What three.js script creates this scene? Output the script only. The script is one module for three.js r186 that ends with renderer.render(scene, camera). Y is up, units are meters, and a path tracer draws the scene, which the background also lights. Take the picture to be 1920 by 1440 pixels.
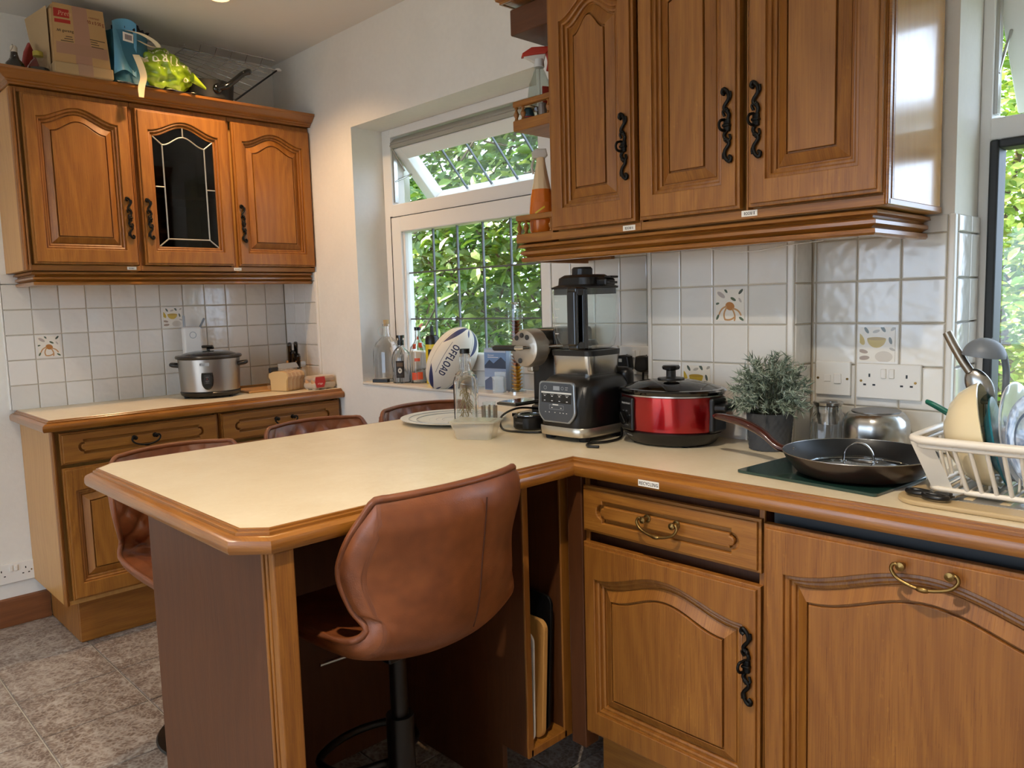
import * as THREE from 'three';
import { RoundedBoxGeometry } from 'three/addons/geometries/RoundedBoxGeometry.js';
import { mergeGeometries, toCreasedNormals, mergeVertices } from 'three/addons/utils/BufferGeometryUtils.js';
import { RectAreaLightUniformsLib } from 'three/addons/lights/RectAreaLightUniformsLib.js';
import { createNoise3D } from 'simplex-noise';

// ---------- camera, sky, sun, exposure ----------
const scene = new THREE.Scene();
const renderer = new THREE.WebGLRenderer({ antialias: true });
renderer.toneMapping = THREE.LinearToneMapping;
renderer.toneMappingExposure = 1.06;
renderer.shadowMap.enabled = true;
RectAreaLightUniformsLib.init();
const camera = new THREE.PerspectiveCamera(2 * Math.atan(720 / 1466.85) * 180 / Math.PI, 4 / 3, 0.05, 100);
camera.matrixAutoUpdate = true;
{
  const m = new THREE.Matrix4().makeBasis(
    new THREE.Vector3(0.69455682, -0.02871673, -0.71886451),
    new THREE.Vector3(-0.05481687, 0.99418601, -0.09267839),
    new THREE.Vector3(0.71734646, 0.10377631, 0.68894451));
  camera.quaternion.setFromRotationMatrix(m);
  camera.position.set(3.5897, 1.2283, 1.9045);
}
scene.add(camera);
scene.background = new THREE.Color(0.72, 0.9, 1.15);
scene.backgroundIntensity = 4.4;
const sun = new THREE.DirectionalLight(0xfff1d8, 20);
sun.position.set(-7, 8.4, -0.6); sun.target.position.set(1.5, 0.5, -1.6);
sun.castShadow = true; sun.shadow.mapSize.set(2048, 2048);
Object.assign(sun.shadow.camera, { left: -7, right: 7, top: 7, bottom: -7, near: 0.5, far: 25 });
scene.add(sun, sun.target);

// ---------- helpers ----------
let seed = 7;
const rnd = () => { seed = (seed * 1664525 + 1013904223) >>> 0; return seed / 4294967296; };
const rr = (a, b) => a + (b - a) * rnd();
const noise3 = createNoise3D(rnd);
const V = (x, y, z) => new THREE.Vector3(x, y, z);
const V2 = (x, y) => new THREE.Vector2(x, y);
const PI = Math.PI;
const taken = {};
function numbered(n) { const k = taken[n] = (taken[n] ?? -1) + 1; return k ? n + '_' + String(k).padStart(3, '0') : n; }
function tag(o, label, category, group) { o.userData.label = label; o.userData.category = category; if (group) o.userData.group = group; return o; }
function thing(name, label, category, pos = [0, 0, 0], ry = 0, group) {
  const o = new THREE.Group(); o.name = numbered(name); o.position.set(...pos); o.rotation.y = ry; scene.add(o); return tag(o, label, category, group);
}
// box-projected texture coordinates in metres; the grain (v) runs along the axis g
function boxUV(geo, g = 'y', ou = 0, ov = 0) {
  const p = geo.attributes.position, n = geo.attributes.normal, uv = new Float32Array(p.count * 2), G = 'xyz'.indexOf(g);
  for (let i = 0; i < p.count; i++) {
    const c = [p.getX(i), p.getY(i), p.getZ(i)], a = [Math.abs(n.getX(i)), Math.abs(n.getY(i)), Math.abs(n.getZ(i))];
    const d = a[0] >= a[1] && a[0] >= a[2] ? 0 : a[1] >= a[2] ? 1 : 2;
    let o = [0, 1, 2].filter((k) => k !== d), v = o.includes(G) ? G : o[1], u = o.find((k) => k !== v);
    uv[2 * i] = c[u] + ou; uv[2 * i + 1] = c[v] + ov;
  }
  geo.setAttribute('uv', new THREE.BufferAttribute(uv, 2)); return geo;
}
function flat(g) {
  const o = g.index ? g.toNonIndexed() : g; const out = new THREE.BufferGeometry();
  for (const k of ['position', 'normal', 'uv']) if (o.attributes[k]) out.setAttribute(k, o.attributes[k]);
  if (!out.attributes.normal) out.computeVertexNormals();
  if (!out.attributes.uv) out.setAttribute('uv', new THREE.BufferAttribute(new Float32Array(out.attributes.position.count * 2), 2));
  out.userData = g.userData; return out;
}
const grain = (g, a) => { (Array.isArray(g) ? g : [g]).forEach((q) => { q.userData.g = a; }); return g; };
function join(list, mat) {
  const gs = (Array.isArray(list) ? list : [list]).map(flat);
  if (mat?.userData?.box) { const ou = rnd() * 3, ov = rnd() * 3; gs.forEach((g) => boxUV(g, g.userData.g || mat.userData.g || 'y', ou, ov)); }
  return gs.length > 1 ? mergeGeometries(gs) : gs[0];
}
function mesh(name, geo, mat, parent = scene, label) {
  const m = new THREE.Mesh(join(geo, mat), mat); m.name = parent === scene ? numbered(name) : name; m.castShadow = m.receiveShadow = true;
  parent.add(m); if (label) m.userData.label = label; return m;
}
function shared(name, geo, mat, parent) { const m = new THREE.Mesh(geo, mat); m.name = name; m.castShadow = m.receiveShadow = true; parent.add(m); return m; }
function struct(name, geo, mat, label, category) { const m = mesh(name, geo, mat); m.name = name; m.userData.kind = 'structure'; if (label) m.userData.label = label; if (category) m.userData.category = category; return m; }
const bx = (x0, x1, y0, y1, z0, z1, r = 0) => {
  const w = x1 - x0, h = y1 - y0, d = z1 - z0; r = Math.min(r, w / 2.05, h / 2.05, d / 2.05);
  return (r > 0 ? new RoundedBoxGeometry(w, h, d, 2, r) : new THREE.BoxGeometry(w, h, d)).translate((x0 + x1) / 2, (y0 + y1) / 2, (z0 + z1) / 2);
};
const cy = (r0, r1, y0, y1, x = 0, z = 0, s = 32) => new THREE.CylinderGeometry(r1, r0, y1 - y0, s).translate(x, (y0 + y1) / 2, z);
const lathe = (pts, s = 40, crease = 0.6) => toCreasedNormals(new THREE.LatheGeometry(pts.map((p) => V2(Math.max(p[0], 0.0001), p[1])), s), crease);
const curve = (pts, closed = false) => new THREE.CatmullRomCurve3(pts.map((p) => V(...p)), closed, 'centripetal');
const tube = (pts, r, n = 24, s = 8, closed = false) => new THREE.TubeGeometry(curve(pts, closed), n, r, s, closed);
const rod = (a, b, r, s = 8) => { const d = V(...b).sub(V(...a)); const g = new THREE.CylinderGeometry(r, r, d.length(), s); g.applyQuaternion(new THREE.Quaternion().setFromUnitVectors(V(0, 1, 0), d.clone().normalize())); return g.translate((a[0] + b[0]) / 2, (a[1] + b[1]) / 2, (a[2] + b[2]) / 2); };
const ext = (shape, depth, bevel = 0, seg = 2, cs = 12) => new THREE.ExtrudeGeometry(shape, { depth: Math.max(depth - 2 * bevel, 0.0002), bevelEnabled: bevel > 0, bevelThickness: bevel, bevelSize: bevel, bevelOffset: -bevel, bevelSegments: seg, curveSegments: cs }).translate(0, 0, bevel);
const shp = (pts) => new THREE.Shape(pts.map((p) => V2(p[0], p[1])));
const ball = (r, x, y, z, sx = 1, sy = 1, sz = 1, s = 20) => new THREE.SphereGeometry(r, s, Math.ceil(s * 0.7)).scale(sx, sy, sz).translate(x, y, z);
function rrect(w, h, r, x = 0, y = 0) {
  const s = new THREE.Shape(), a = x - w / 2, b = y - h / 2; s.moveTo(a + r, b); s.lineTo(a + w - r, b); s.absarc(a + w - r, b + r, r, -PI / 2, 0); s.lineTo(a + w, b + h - r); s.absarc(a + w - r, b + h - r, r, 0, PI / 2);
  s.lineTo(a + r, b + h); s.absarc(a + r, b + h - r, r, PI / 2, PI); s.lineTo(a, b + r); s.absarc(a + r, b + r, r, PI, 1.5 * PI); return s;
}
// a moulding: profile [[out, y]...] swept along a plan path [[x, z]...] with mitred corners; "out" is to the right of the direction of travel
function mould(path, prof, crease = 0.5) {
  const n = path.length, pos = [], dir = (a, b) => { const d = V2(b[0] - a[0], b[1] - a[1]).normalize(); return V2(-d.y, d.x); };
  const nrm = path.map((p, i) => {
    const a = i > 0 ? dir(path[i - 1], p) : null, b = i < n - 1 ? dir(p, path[i + 1]) : null;
    if (!a) return b; if (!b) return a; const m = a.clone().add(b).normalize(); return m.multiplyScalar(1 / Math.max(m.dot(a), 0.2));
  });
  const at = (i, k) => [path[i][0] + nrm[i].x * prof[k][0], prof[k][1], path[i][1] + nrm[i].y * prof[k][0]];
  for (let i = 0; i < n - 1; i++) for (let k = 0; k < prof.length - 1; k++) {
    const a = at(i, k), b = at(i + 1, k), c = at(i + 1, k + 1), d = at(i, k + 1); pos.push(...a, ...b, ...c, ...a, ...c, ...d);
  }
  for (const i of [0, n - 1]) { // end caps
    const t = THREE.ShapeUtils.triangulateShape(prof.map((p) => V2(p[0], p[1])), []);
    for (const f of t) { const q = i ? f : [f[0], f[2], f[1]]; for (const k of q) pos.push(...at(i, k)); }
  }
  const g = new THREE.BufferGeometry(); g.setAttribute('position', new THREE.Float32BufferAttribute(pos, 3)); g.computeVertexNormals();
  return toCreasedNormals(g, crease);
}
// a closed solid from a grid of points f(u, v) offset by a thickness along the normal
function grid(f, nu, nv, wrapU = false) {
  const pos = [], uv = [], idx = [];
  for (let j = 0; j <= nv; j++) for (let i = 0; i <= nu; i++) { const p = f(i / nu, j / nv); pos.push(p[0], p[1], p[2]); uv.push(i / nu, j / nv); }
  for (let j = 0; j < nv; j++) for (let i = 0; i < nu; i++) { const a = j * (nu + 1) + i, b = a + 1, c = a + nu + 1, d = c + 1; idx.push(a, b, d, a, d, c); }
  const g = new THREE.BufferGeometry(); g.setAttribute('position', new THREE.Float32BufferAttribute(pos, 3)); g.setAttribute('uv', new THREE.Float32BufferAttribute(uv, 2)); g.setIndex(idx); g.computeVertexNormals(); return g;
}
// ---------- procedural textures ----------
function dataTex(w, h, fn, srgb = true, rep = [1, 1]) {
  const d = new Uint8Array(w * h * 4);
  for (let j = 0; j < h; j++) for (let i = 0; i < w; i++) { const c = fn(i / w, j / h, i, j), k = 4 * (j * w + i); d[k] = c[0]; d[k + 1] = c[1]; d[k + 2] = c[2]; d[k + 3] = 255; }
  const t = new THREE.DataTexture(d, w, h); t.wrapS = t.wrapT = THREE.RepeatWrapping; t.magFilter = THREE.LinearFilter; t.minFilter = THREE.LinearMipmapLinearFilter; t.generateMipmaps = true;
  if (srgb) t.colorSpace = THREE.SRGBColorSpace; t.repeat.set(...rep); t.needsUpdate = true; return t;
}
// noise that tiles: two circles in 3-D would need 4-D; a blend of shifted copies is enough
const nz = (u, v, fu, fv, s) => { const f = (a, b) => noise3(a * fu, b * fv, s); return (f(u, v) * (1 - u) + f(u - 1, v) * u) * (1 - v) + (f(u, v - 1) * (1 - u) + f(u - 1, v - 1) * u) * v; };
const lerp = (a, b, t) => a + (b - a) * t, clamp = (x, a = 0, b = 1) => Math.min(b, Math.max(a, x));
const mix = (a, b, t) => a.map((x, i) => lerp(x, b[i], t));
function oakTex(light, dark, s, size = 512) { // covers 0.35 m across the grain by 0.9 m along it
  return dataTex(size, size, (u, v) => {
    const warp = nz(u, v, 2.2, 1.6, s) * 0.5 + nz(u, v, 6, 3, s + 3) * 0.16;
    const ring = 0.5 + 0.5 * Math.sin((u * 9 + warp * 3.2) * 2 * PI);
    const fine = nz(u, v, 90, 5, s + 5), pore = nz(u, v, 150, 9, s + 9), fl = nz(u, v, 26, 34, s + 12);
    let t = 0.42 + 0.20 * (ring - 0.5) + 0.20 * fine + 0.16 * nz(u, v, 3, 1.2, s + 7); if (pore > 0.45) t += 0.25; if (fl > 0.72) t -= 0.16;
    return mix(light, dark, clamp(t));
  }, true, [1 / 0.35, 1 / 0.9]);
}
const bumpWood = dataTex(512, 512, (u, v) => { const p = nz(u, v, 120, 8, 40), f = nz(u, v, 60, 4, 44); const c = 150 + 40 * f - (p > 0.4 ? 60 : 0); return [c, c, c]; }, false, [1 / 0.35, 1 / 0.9]);
const std = (color, o = {}) => new THREE.MeshStandardMaterial({ color, roughness: 0.6, ...o });
const phy = (color, o = {}) => new THREE.MeshPhysicalMaterial({ color, roughness: 0.5, ...o });
function wood(map, o = {}, g = 'y') { const m = phy(0xffffff, { map, bumpMap: bumpWood, bumpScale: 0.0004, roughness: 0.48, clearcoat: 0.22, clearcoatRoughness: 0.25, ...o }); m.userData = { box: true, g }; return m; }
const oakA = oakTex([176, 117, 44], [116, 66, 15], 1), oakB = oakTex([170, 111, 41], [111, 61, 14], 21), veneer = oakTex([206, 156, 88], [180, 126, 62], 51), brownT = oakTex([98, 55, 22], [76, 40, 14], 61), pineT = oakTex([138, 84, 44], [96, 54, 26], 71);
const M = {
  oak: wood(oakA), oak2: wood(oakB), oakX: wood(oakA, {}, 'x'), oakZ: wood(oakB, {}, 'z'), 
  veneer: wood(veneer, { roughness: 0.4 }), brown: wood(brownT, { roughness: 0.55, clearcoat: 0.06 }), pine: wood(pineT, { roughness: 0.5 }, 'z'), edge: wood(oakB, { roughness: 0.3, clearcoat: 0.6, clearcoatRoughness: 0.2 }, 'x'), edgeZ: wood(oakB, { roughness: 0.3, clearcoat: 0.6, clearcoatRoughness: 0.2 }, 'z'),
  gloss: wood(veneer, { roughness: 0.25, clearcoat: 1, clearcoatRoughness: 0.16 }),
  iron: std(0x1d1a16, { roughness: 0.42, metalness: 0.7 }), brass: std(0x8a6c3c, { roughness: 0.32, metalness: 0.9 }), steel: std(0xb9b7b2, { roughness: 0.24, metalness: 1 }), chrome: std(0xd8d8d8, { roughness: 0.08, metalness: 1 }),
  upvc: phy(0xe9e7e2, { roughness: 0.28 }), white: phy(0xece9e2, { roughness: 0.35 }), black: phy(0x0b0b0c, { roughness: 0.35 }), blackGloss: phy(0x070708, { roughness: 0.12, clearcoat: 0.6 }), rubber: std(0x101011, { roughness: 0.75 }), darkgrey: std(0x25282b, { roughness: 0.5 }),
  pane: phy(0xffffff, { transmission: 1, thickness: 0, roughness: 0.01, ior: 1.5 }), glass: phy(0xffffff, { transmission: 1, thickness: 0, roughness: 0.02, ior: 1.45 }), lead: std(0x6d7074, { roughness: 0.5, metalness: 0.6 }), came: std(0xb9b7ae, { roughness: 0.4, metalness: 0.7 }),
  cream: phy(0xe8d6b0, { roughness: 0.25 }), paper: std(0xe9e4d8, { roughness: 0.9 }),
};
// painted plaster: slight unevenness only
const plasterT = dataTex(256, 256, (u, v) => { const n = 1 + 0.012 * nz(u, v, 6, 6, 81) + 0.008 * nz(u, v, 40, 40, 83); return [233 * n, 230 * n, 222 * n]; }, true, [1 / 1.2, 1 / 1.2]);
const plasterB = dataTex(256, 256, (u, v) => { const c = 128 + 60 * nz(u, v, 30, 30, 85) + 50 * nz(u, v, 70, 70, 87); return [c, c, c]; }, false, [1 / 0.5, 1 / 0.5]);
M.plaster = std(0xffffff, { map: plasterT, bumpMap: plasterB, bumpScale: 0.0006, roughness: 0.9 }); M.plaster.userData = { box: true };
M.ceiling = std(0xebe8e1, { roughness: 0.95 });
const lamT = dataTex(512, 512, (u, v) => { const n = nz(u, v, 5, 5, 91) * 0.5 + nz(u, v, 22, 22, 93) * 0.35 + nz(u, v, 70, 70, 95) * 0.3; return mix([230, 216, 187], [218, 200, 166], clamp(0.5 + n * 0.6)); }, true, [1 / 0.6, 1 / 0.6]);
M.laminate = phy(0xffffff, { map: lamT, roughness: 0.36, clearcoat: 0.15, clearcoatRoughness: 0.25 }); M.laminate.userData = { box: true };
// glazed wall tile: hand-made, wavy glaze
const waveB = dataTex(512, 512, (u, v) => { const c = 128 + 80 * nz(u, v, 9, 9, 101) + 40 * nz(u, v, 20, 20, 103); return [c, c, c]; }, false, [1 / 0.5, 1 / 0.5]);
M.tiles = [0xe4e0d8, 0xe0dcd4, 0xe6e3dc, 0xdddad2].map((c) => phy(c, { roughness: 0.16, clearcoat: 0.7, clearcoatRoughness: 0.05, bumpMap: waveB, bumpScale: 0.0022 }));
M.grout = std(0xc9bda8, { roughness: 0.95 });
const slateT = (s) => dataTex(256, 256, (u, v) => { const n = nz(u, v, 4, 4, s) * 0.6 + nz(u, v, 11, 11, s + 2) * 0.5, r = 1 - Math.abs(nz(u, v, 7, 7, s + 4)) * 3, r2 = 1 - Math.abs(nz(u, v, 16, 16, s + 6)) * 3.4; let c = mix([104, 88, 78], [138, 123, 111], clamp(0.5 + n)); c = mix(c, [190, 184, 176], 0.85 * clamp(r) * clamp(0.5 + n)); c = mix(c, [178, 170, 160], 0.7 * clamp(r2)); return mix(c, [78, 62, 52], clamp(nz(u, v, 26, 26, s + 8) - 0.35)); }, true);
M.slate = [0, 1, 2, 3].map((k) => std(0xffffff, { map: slateT(110 + 12 * k), roughness: 0.42 }));
const leatherT = dataTex(512, 512, (u, v) => { const n = nz(u, v, 5, 5, 161) * 0.6 + nz(u, v, 14, 14, 163) * 0.35; return mix([148, 84, 44], [104, 54, 25], clamp(0.5 + 0.6 * n)); }, true, [1 / 0.4, 1 / 0.4]);
const leatherB = dataTex(512, 512, (u, v) => { const c = 128 + 70 * nz(u, v, 60, 60, 165) + 40 * nz(u, v, 120, 120, 167); return [c, c, c]; }, false, [1 / 0.25, 1 / 0.25]);
M.leather = phy(0xffffff, { map: leatherT, bumpMap: leatherB, bumpScale: 0.0004, roughness: 0.4, clearcoat: 0.15, clearcoatRoughness: 0.35 }); M.leather.userData = { box: true };
function canvasTex(w, h, draw) { const c = document.createElement('canvas'); c.width = w; c.height = h; const x = c.getContext('2d'); draw(x, w, h); const t = new THREE.CanvasTexture(c); t.colorSpace = THREE.SRGBColorSpace; t.anisotropy = 4; return t; }
const print = (w, h, draw, o = {}) => std(0xffffff, { map: canvasTex(w, h, draw), roughness: 0.6, ...o });
// a printed rectangle with 0..1 texture coordinates, facing +z, slightly proud of what it is printed on
const card = (w, h, x = 0, y = 0, z = 0, t = 0.0006) => { const g = new THREE.BoxGeometry(w, h, t).translate(x, y, z + t / 2); return g; };
// ---------- the room ----------
const CEIL = 2.39, RX = 4.6, RZ = 4.2, TP = 0.0997, SILL = 0.9;
struct('floor', bx(-0.3, RX + 0.2, -0.12, -0.006, -0.3, RZ + 0.2), std(0xcac6be, { roughness: 0.9 }));
struct('ceiling', bx(-0.3, RX + 0.2, CEIL, CEIL + 0.15, -0.3, RZ + 0.2), M.ceiling);
const W1 = [0.66, 1.762, SILL, 1.99], W2 = [3.016, 4.25, SILL, 1.99];
const wallBack = struct('wall_back', [bx(-0.3, W1[0], 0, CEIL, -0.3, 0), bx(W1[0], W1[1], 0, SILL - 0.012, -0.3, 0), bx(W1[0], W1[1], W1[3], CEIL, -0.3, 0), bx(W1[1], W2[0], 0, CEIL, -0.3, 0), bx(W2[0], W2[1], 0, SILL - 0.012, -0.3, 0), bx(W2[0], W2[1], W2[3], CEIL, -0.3, 0), bx(W2[1], RX + 0.2, 0, CEIL, -0.3, 0), bx(2.277, 2.693, 0.864, 1.39, 0, 0.0945)], M.plaster);
const wallLeft = struct('wall_left', bx(-0.3, 0, 0, CEIL, 0, RZ + 0.2), M.plaster);
struct('wall_right', bx(RX, RX + 0.2, 0, CEIL, 0, RZ + 0.2), M.plaster);
const DX = [0.95, 3.75];
struct('wall_front', [bx(0, DX[0], 0, CEIL, RZ, RZ + 0.2), bx(DX[1], RX, 0, CEIL, RZ, RZ + 0.2), bx(DX[0], DX[1], 2.2, CEIL, RZ, RZ + 0.2)], M.plaster);
struct('baseboard_left', grain(mould([[0.0, RZ], [0.0, 1.134]], [[0, 0.001], [0.018, 0.001], [0.018, 0.095], [0.013, 0.108], [0, 0.112]]), 'z'), M.pine);
{ // floor tiles, laid 0.304 m apart
  const full = ext(shp([[-0.1492, -0.1492], [0.1492, -0.1492], [0.1492, 0.1492], [-0.1492, 0.1492]]), 0.008, 0.0015, 1).rotateX(-PI / 2).translate(0, -0.007, 0);
  M.slate.forEach((m) => { m.map.repeat.set(1 / 0.304, 1 / 0.304); });
  const fg = flat(full); boxUV(fg, 'z', 0.152, 0.152);
  const floor = scene.getObjectByName('floor'), edgeT = boxUV(flat(bx(-0.0585, 0.0585, -0.006, 0.001, -0.1495, 0.1495)), 'z', 0.1, 0.15);
  for (let i = -1; i < 15; i++) for (let j = -3; j < 11; j++) {
    const x = 0.445 + 0.304 * (i + 0.5), z = 1.11 + 0.304 * (j + 0.5); if (x > RX || z > RZ || z < 0.1 || x < 0.1) continue; if (i === 0 && z > 1.1) { const e = shared('floor_tile', edgeT, M.slate[j & 3], floor); e.position.set(0.0795, 0, z); }
    const t = shared('floor_tile', fg, M.slate[Math.floor(rnd() * 4)], floor); t.position.set(x, 0, z); t.rotation.y = Math.floor(rnd() * 4) * PI / 2; t.position.y = rr(-0.0006, 0.0002);
  }
}
// ---------- wall tiles ----------
const tileGeos = [];
function tileGeo(w, h, k) {
  const key = w.toFixed(4) + h.toFixed(4) + k; if (tileGeos[key]) return tileGeos[key];
  const g = flat(ext(shp([[-w / 2, -h / 2], [w / 2, -h / 2], [w / 2, h / 2], [-w / 2, h / 2]]), 0.0085, 0.0028, 2)); boxUV(g, 'y', k * 0.137, k * 0.211); return tileGeos[key] = g;
}
const crabT = canvasTex(256, 256, (c) => {
  c.fillStyle = '#e9e2d4'; c.fillRect(0, 0, 256, 256); c.translate(128, 128); c.scale(1.22, 1.22); c.translate(-126, -132); const leaf = (x, y, a, l, col) => { c.save(); c.translate(x, y); c.rotate(a); c.fillStyle = col; c.beginPath(); c.ellipse(0, 0, l, l * 0.42, 0, 0, 7); c.fill(); c.restore(); };
  [[95, 36, 0.9, 18, '#4d5b4a'], [205, 44, -0.8, 22, '#4a5346'], [150, 92, 0.5, 22, '#4c5c45'], [30, 120, -0.2, 17, '#5b6a58'], [34, 210, -1.1, 20, '#566450'], [210, 222, 0.6, 20, '#5a6a52'], [60, 62, 0.6, 34, '#b3a79f'], [200, 100, 1.0, 18, '#bdb3a8']].forEach((q) => leaf(...q));
  c.fillStyle = '#b4763a'; c.beginPath(); c.ellipse(126, 138, 34, 27, 0.3, 0, 7); c.fill(); c.strokeStyle = '#c08f5c'; c.lineWidth = 11; c.lineCap = 'round';
  for (const p of [[[98, 140], [60, 150], [46, 190]], [[100, 150], [70, 190], [90, 226]], [[150, 155], [190, 160], [206, 196]], [[146, 162], [170, 200], [160, 232]], [[90, 226], [130, 236], [158, 212]]]) { c.beginPath(); c.moveTo(...p[0]); c.quadraticCurveTo(...p[1], ...p[2]); c.stroke(); }
});
const bowlT = canvasTex(256, 256, (c) => {
  c.fillStyle = '#e9e2d4'; c.fillRect(0, 0, 256, 256); c.translate(128, 128); c.scale(1.22, 1.22); c.translate(-126, -132); const leaf = (x, y, a, l, col) => { c.save(); c.translate(x, y); c.rotate(a); c.fillStyle = col; c.beginPath(); c.ellipse(0, 0, l, l * 0.42, 0, 0, 7); c.fill(); c.restore(); };
  [[62, 46, 1.0, 22, '#58645a'], [160, 36, 1.0, 24, '#4d5a50'], [222, 34, -0.7, 22, '#aaa59a'], [204, 108, 1.3, 22, '#59625a'], [120, 52, -0.3, 22, '#b5aea2'], [215, 160, 0.4, 18, '#b5aea2']].forEach((q) => leaf(...q));
  c.fillStyle = '#c6a83e'; c.beginPath(); c.arc(122, 96, 56, 0, PI); c.fill(); c.beginPath(); c.ellipse(28, 100, 18, 40, -0.5, 0, 7); c.fill(); c.fillStyle = '#b3923a'; c.beginPath(); c.ellipse(122, 97, 56, 10, 0, 0, 7); c.fill();
  leaf(44, 176, 0.2, 28, '#a28c7c'); leaf(50, 216, -0.1, 32, '#a38f80'); c.fillStyle = '#cfc5b6'; c.beginPath(); c.ellipse(166, 206, 52, 34, 0, 0, 7); c.fill();
});
const decoM = [crabT, bowlT].map((t) => phy(0xffffff, { map: t, roughness: 0.25, clearcoat: 0.5, clearcoatRoughness: 0.1 }));
// cols / rows give the joints; put(u, y) returns the place of a tile centre
function tileField(parent, us, ys, place, ry, deco = {}) {
  for (let i = 0; i < us.length - 1; i++) for (let j = 0; j < ys.length - 1; j++) {
    const w = Math.abs(us[i + 1] - us[i]) - 0.0028, h = Math.abs(ys[j + 1] - ys[j]) - 0.0028, u = (us[i] + us[i + 1]) / 2, y = (ys[j] + ys[j + 1]) / 2;
    const t = shared('wall_tile', tileGeo(w, h, Math.floor(rnd() * 5)), M.tiles[Math.floor(rnd() * 4)], parent); t.position.set(...place(u, y)); t.rotation.y = ry + rr(-0.004, 0.004); t.rotation.x = rr(-0.003, 0.003);
    const d = deco[i + ',' + j];
    if (d !== undefined) { const q = shared('painted_tile_motif', card(w - 0.016, h - 0.016, 0, 0, 0.0085, 0.0012), decoM[d], t); q.userData.label = d ? 'painted yellow bowl and leaves on tile' : 'painted crab and leaves on tile'; }
  }
}
const ROWS = [0.8575, 0.956, 1.0553, 1.155, 1.2547, 1.3544];
{
  const zs = []; for (let k = 12; k >= 0; k--) zs.push(0.009 + k * TP); zs[zs.length - 1] = 0.0095;
  const groutA = bx(0.0, 0.0055, 0.86, 1.352, 0.006, 1.2); mesh('grout', groutA, M.grout, wallLeft);
  tileField(wallLeft, zs, ROWS, (u, y) => [0.0015, y, u], PI / 2, { '1,2': 0, '6,3': 1 });
  tileField(wallLeft, zs, [1.3544, 1.394], (u, y) => [0.0015, y, u], PI / 2);
  mesh('tile_edge_trim', bx(0, 0.011, 0.862, 1.394, 1.2055, 1.211, 0.002), M.white, wallLeft);
  // on the window wall: the return by the corner, left of the boxed pier, the pier and the recess
  const g = [bx(0.0095, 0.32, 0.86, 1.39, 0, 0.0055), bx(1.815, 2.277, 0.862, 1.39, 0, 0.0055), bx(2.277, 2.693, 0.864, 1.39, 0.0945, 0.1), bx(2.6925, 2.698, 0.864, 1.39, 0.0, 0.0945), bx(2.698, 3.01, 0.862, 1.39, 0, 0.0055)];
  mesh('grout', g, M.grout, wallBack);
  const R6 = [...ROWS, 1.394];
  tileField(wallBack, [0.0105, 0.105, 0.205, 0.3046], R6, (u, y) => [u, y, 0.0015], 0);
  mesh('tile_edge_trim', [bx(0.308, 0.322, 0.862, 1.394, 0, 0.011, 0.003), bx(1.803, 1.815, 0.862, 1.394, 0, 0.011, 0.003), bx(2.271, 2.2835, 0.864, 1.39, 0.094, 0.106, 0.004), bx(2.684, 2.699, 0.864, 1.39, 0.094, 0.106, 0.004), bx(3.008, 3.022, 0.864, 1.394, -0.006, 0.012, 0.004)], M.white, wallBack);
  tileField(wallBack, [1.817, 1.902, 2.0017, 2.1014, 2.2011, 2.269], R6, (u, y) => [u, y, 0.0015], 0);
  tileField(wallBack, [2.284, 2.3803, 2.48, 2.5797, 2.683], R6, (u, y) => [u, y, 0.096], 0, { '2,3': 0, '1,1': 1 });
  tileField(wallBack, [0.095, 0.011], R6, (u, y) => [2.6935, y, u], PI / 2);
  tileField(wallBack, [2.704, 2.7116, 2.8113, 2.911, 3.0065], R6, (u, y) => [u, y, 0.0015], 0, { '2,2': 1 });
  tileField(wallBack, [-0.006, -0.09, -0.152], R6.slice(0), (u, y) => [3.0165, y, u], PI / 2);
  mesh('window_board', [bx(W1[0] - 0.0, W1[1], SILL - 0.012, SILL, -0.16, 0.004, 0.004)], phy(0xded6c8, { roughness: 0.25 }), wallBack, 'pale tiled window sill');
  mesh('window_board', [bx(W2[0], W2[1], SILL - 0.012, SILL, -0.16, 0.004, 0.004)], phy(0xded6c8, { roughness: 0.25 }), wallBack);
}
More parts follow.
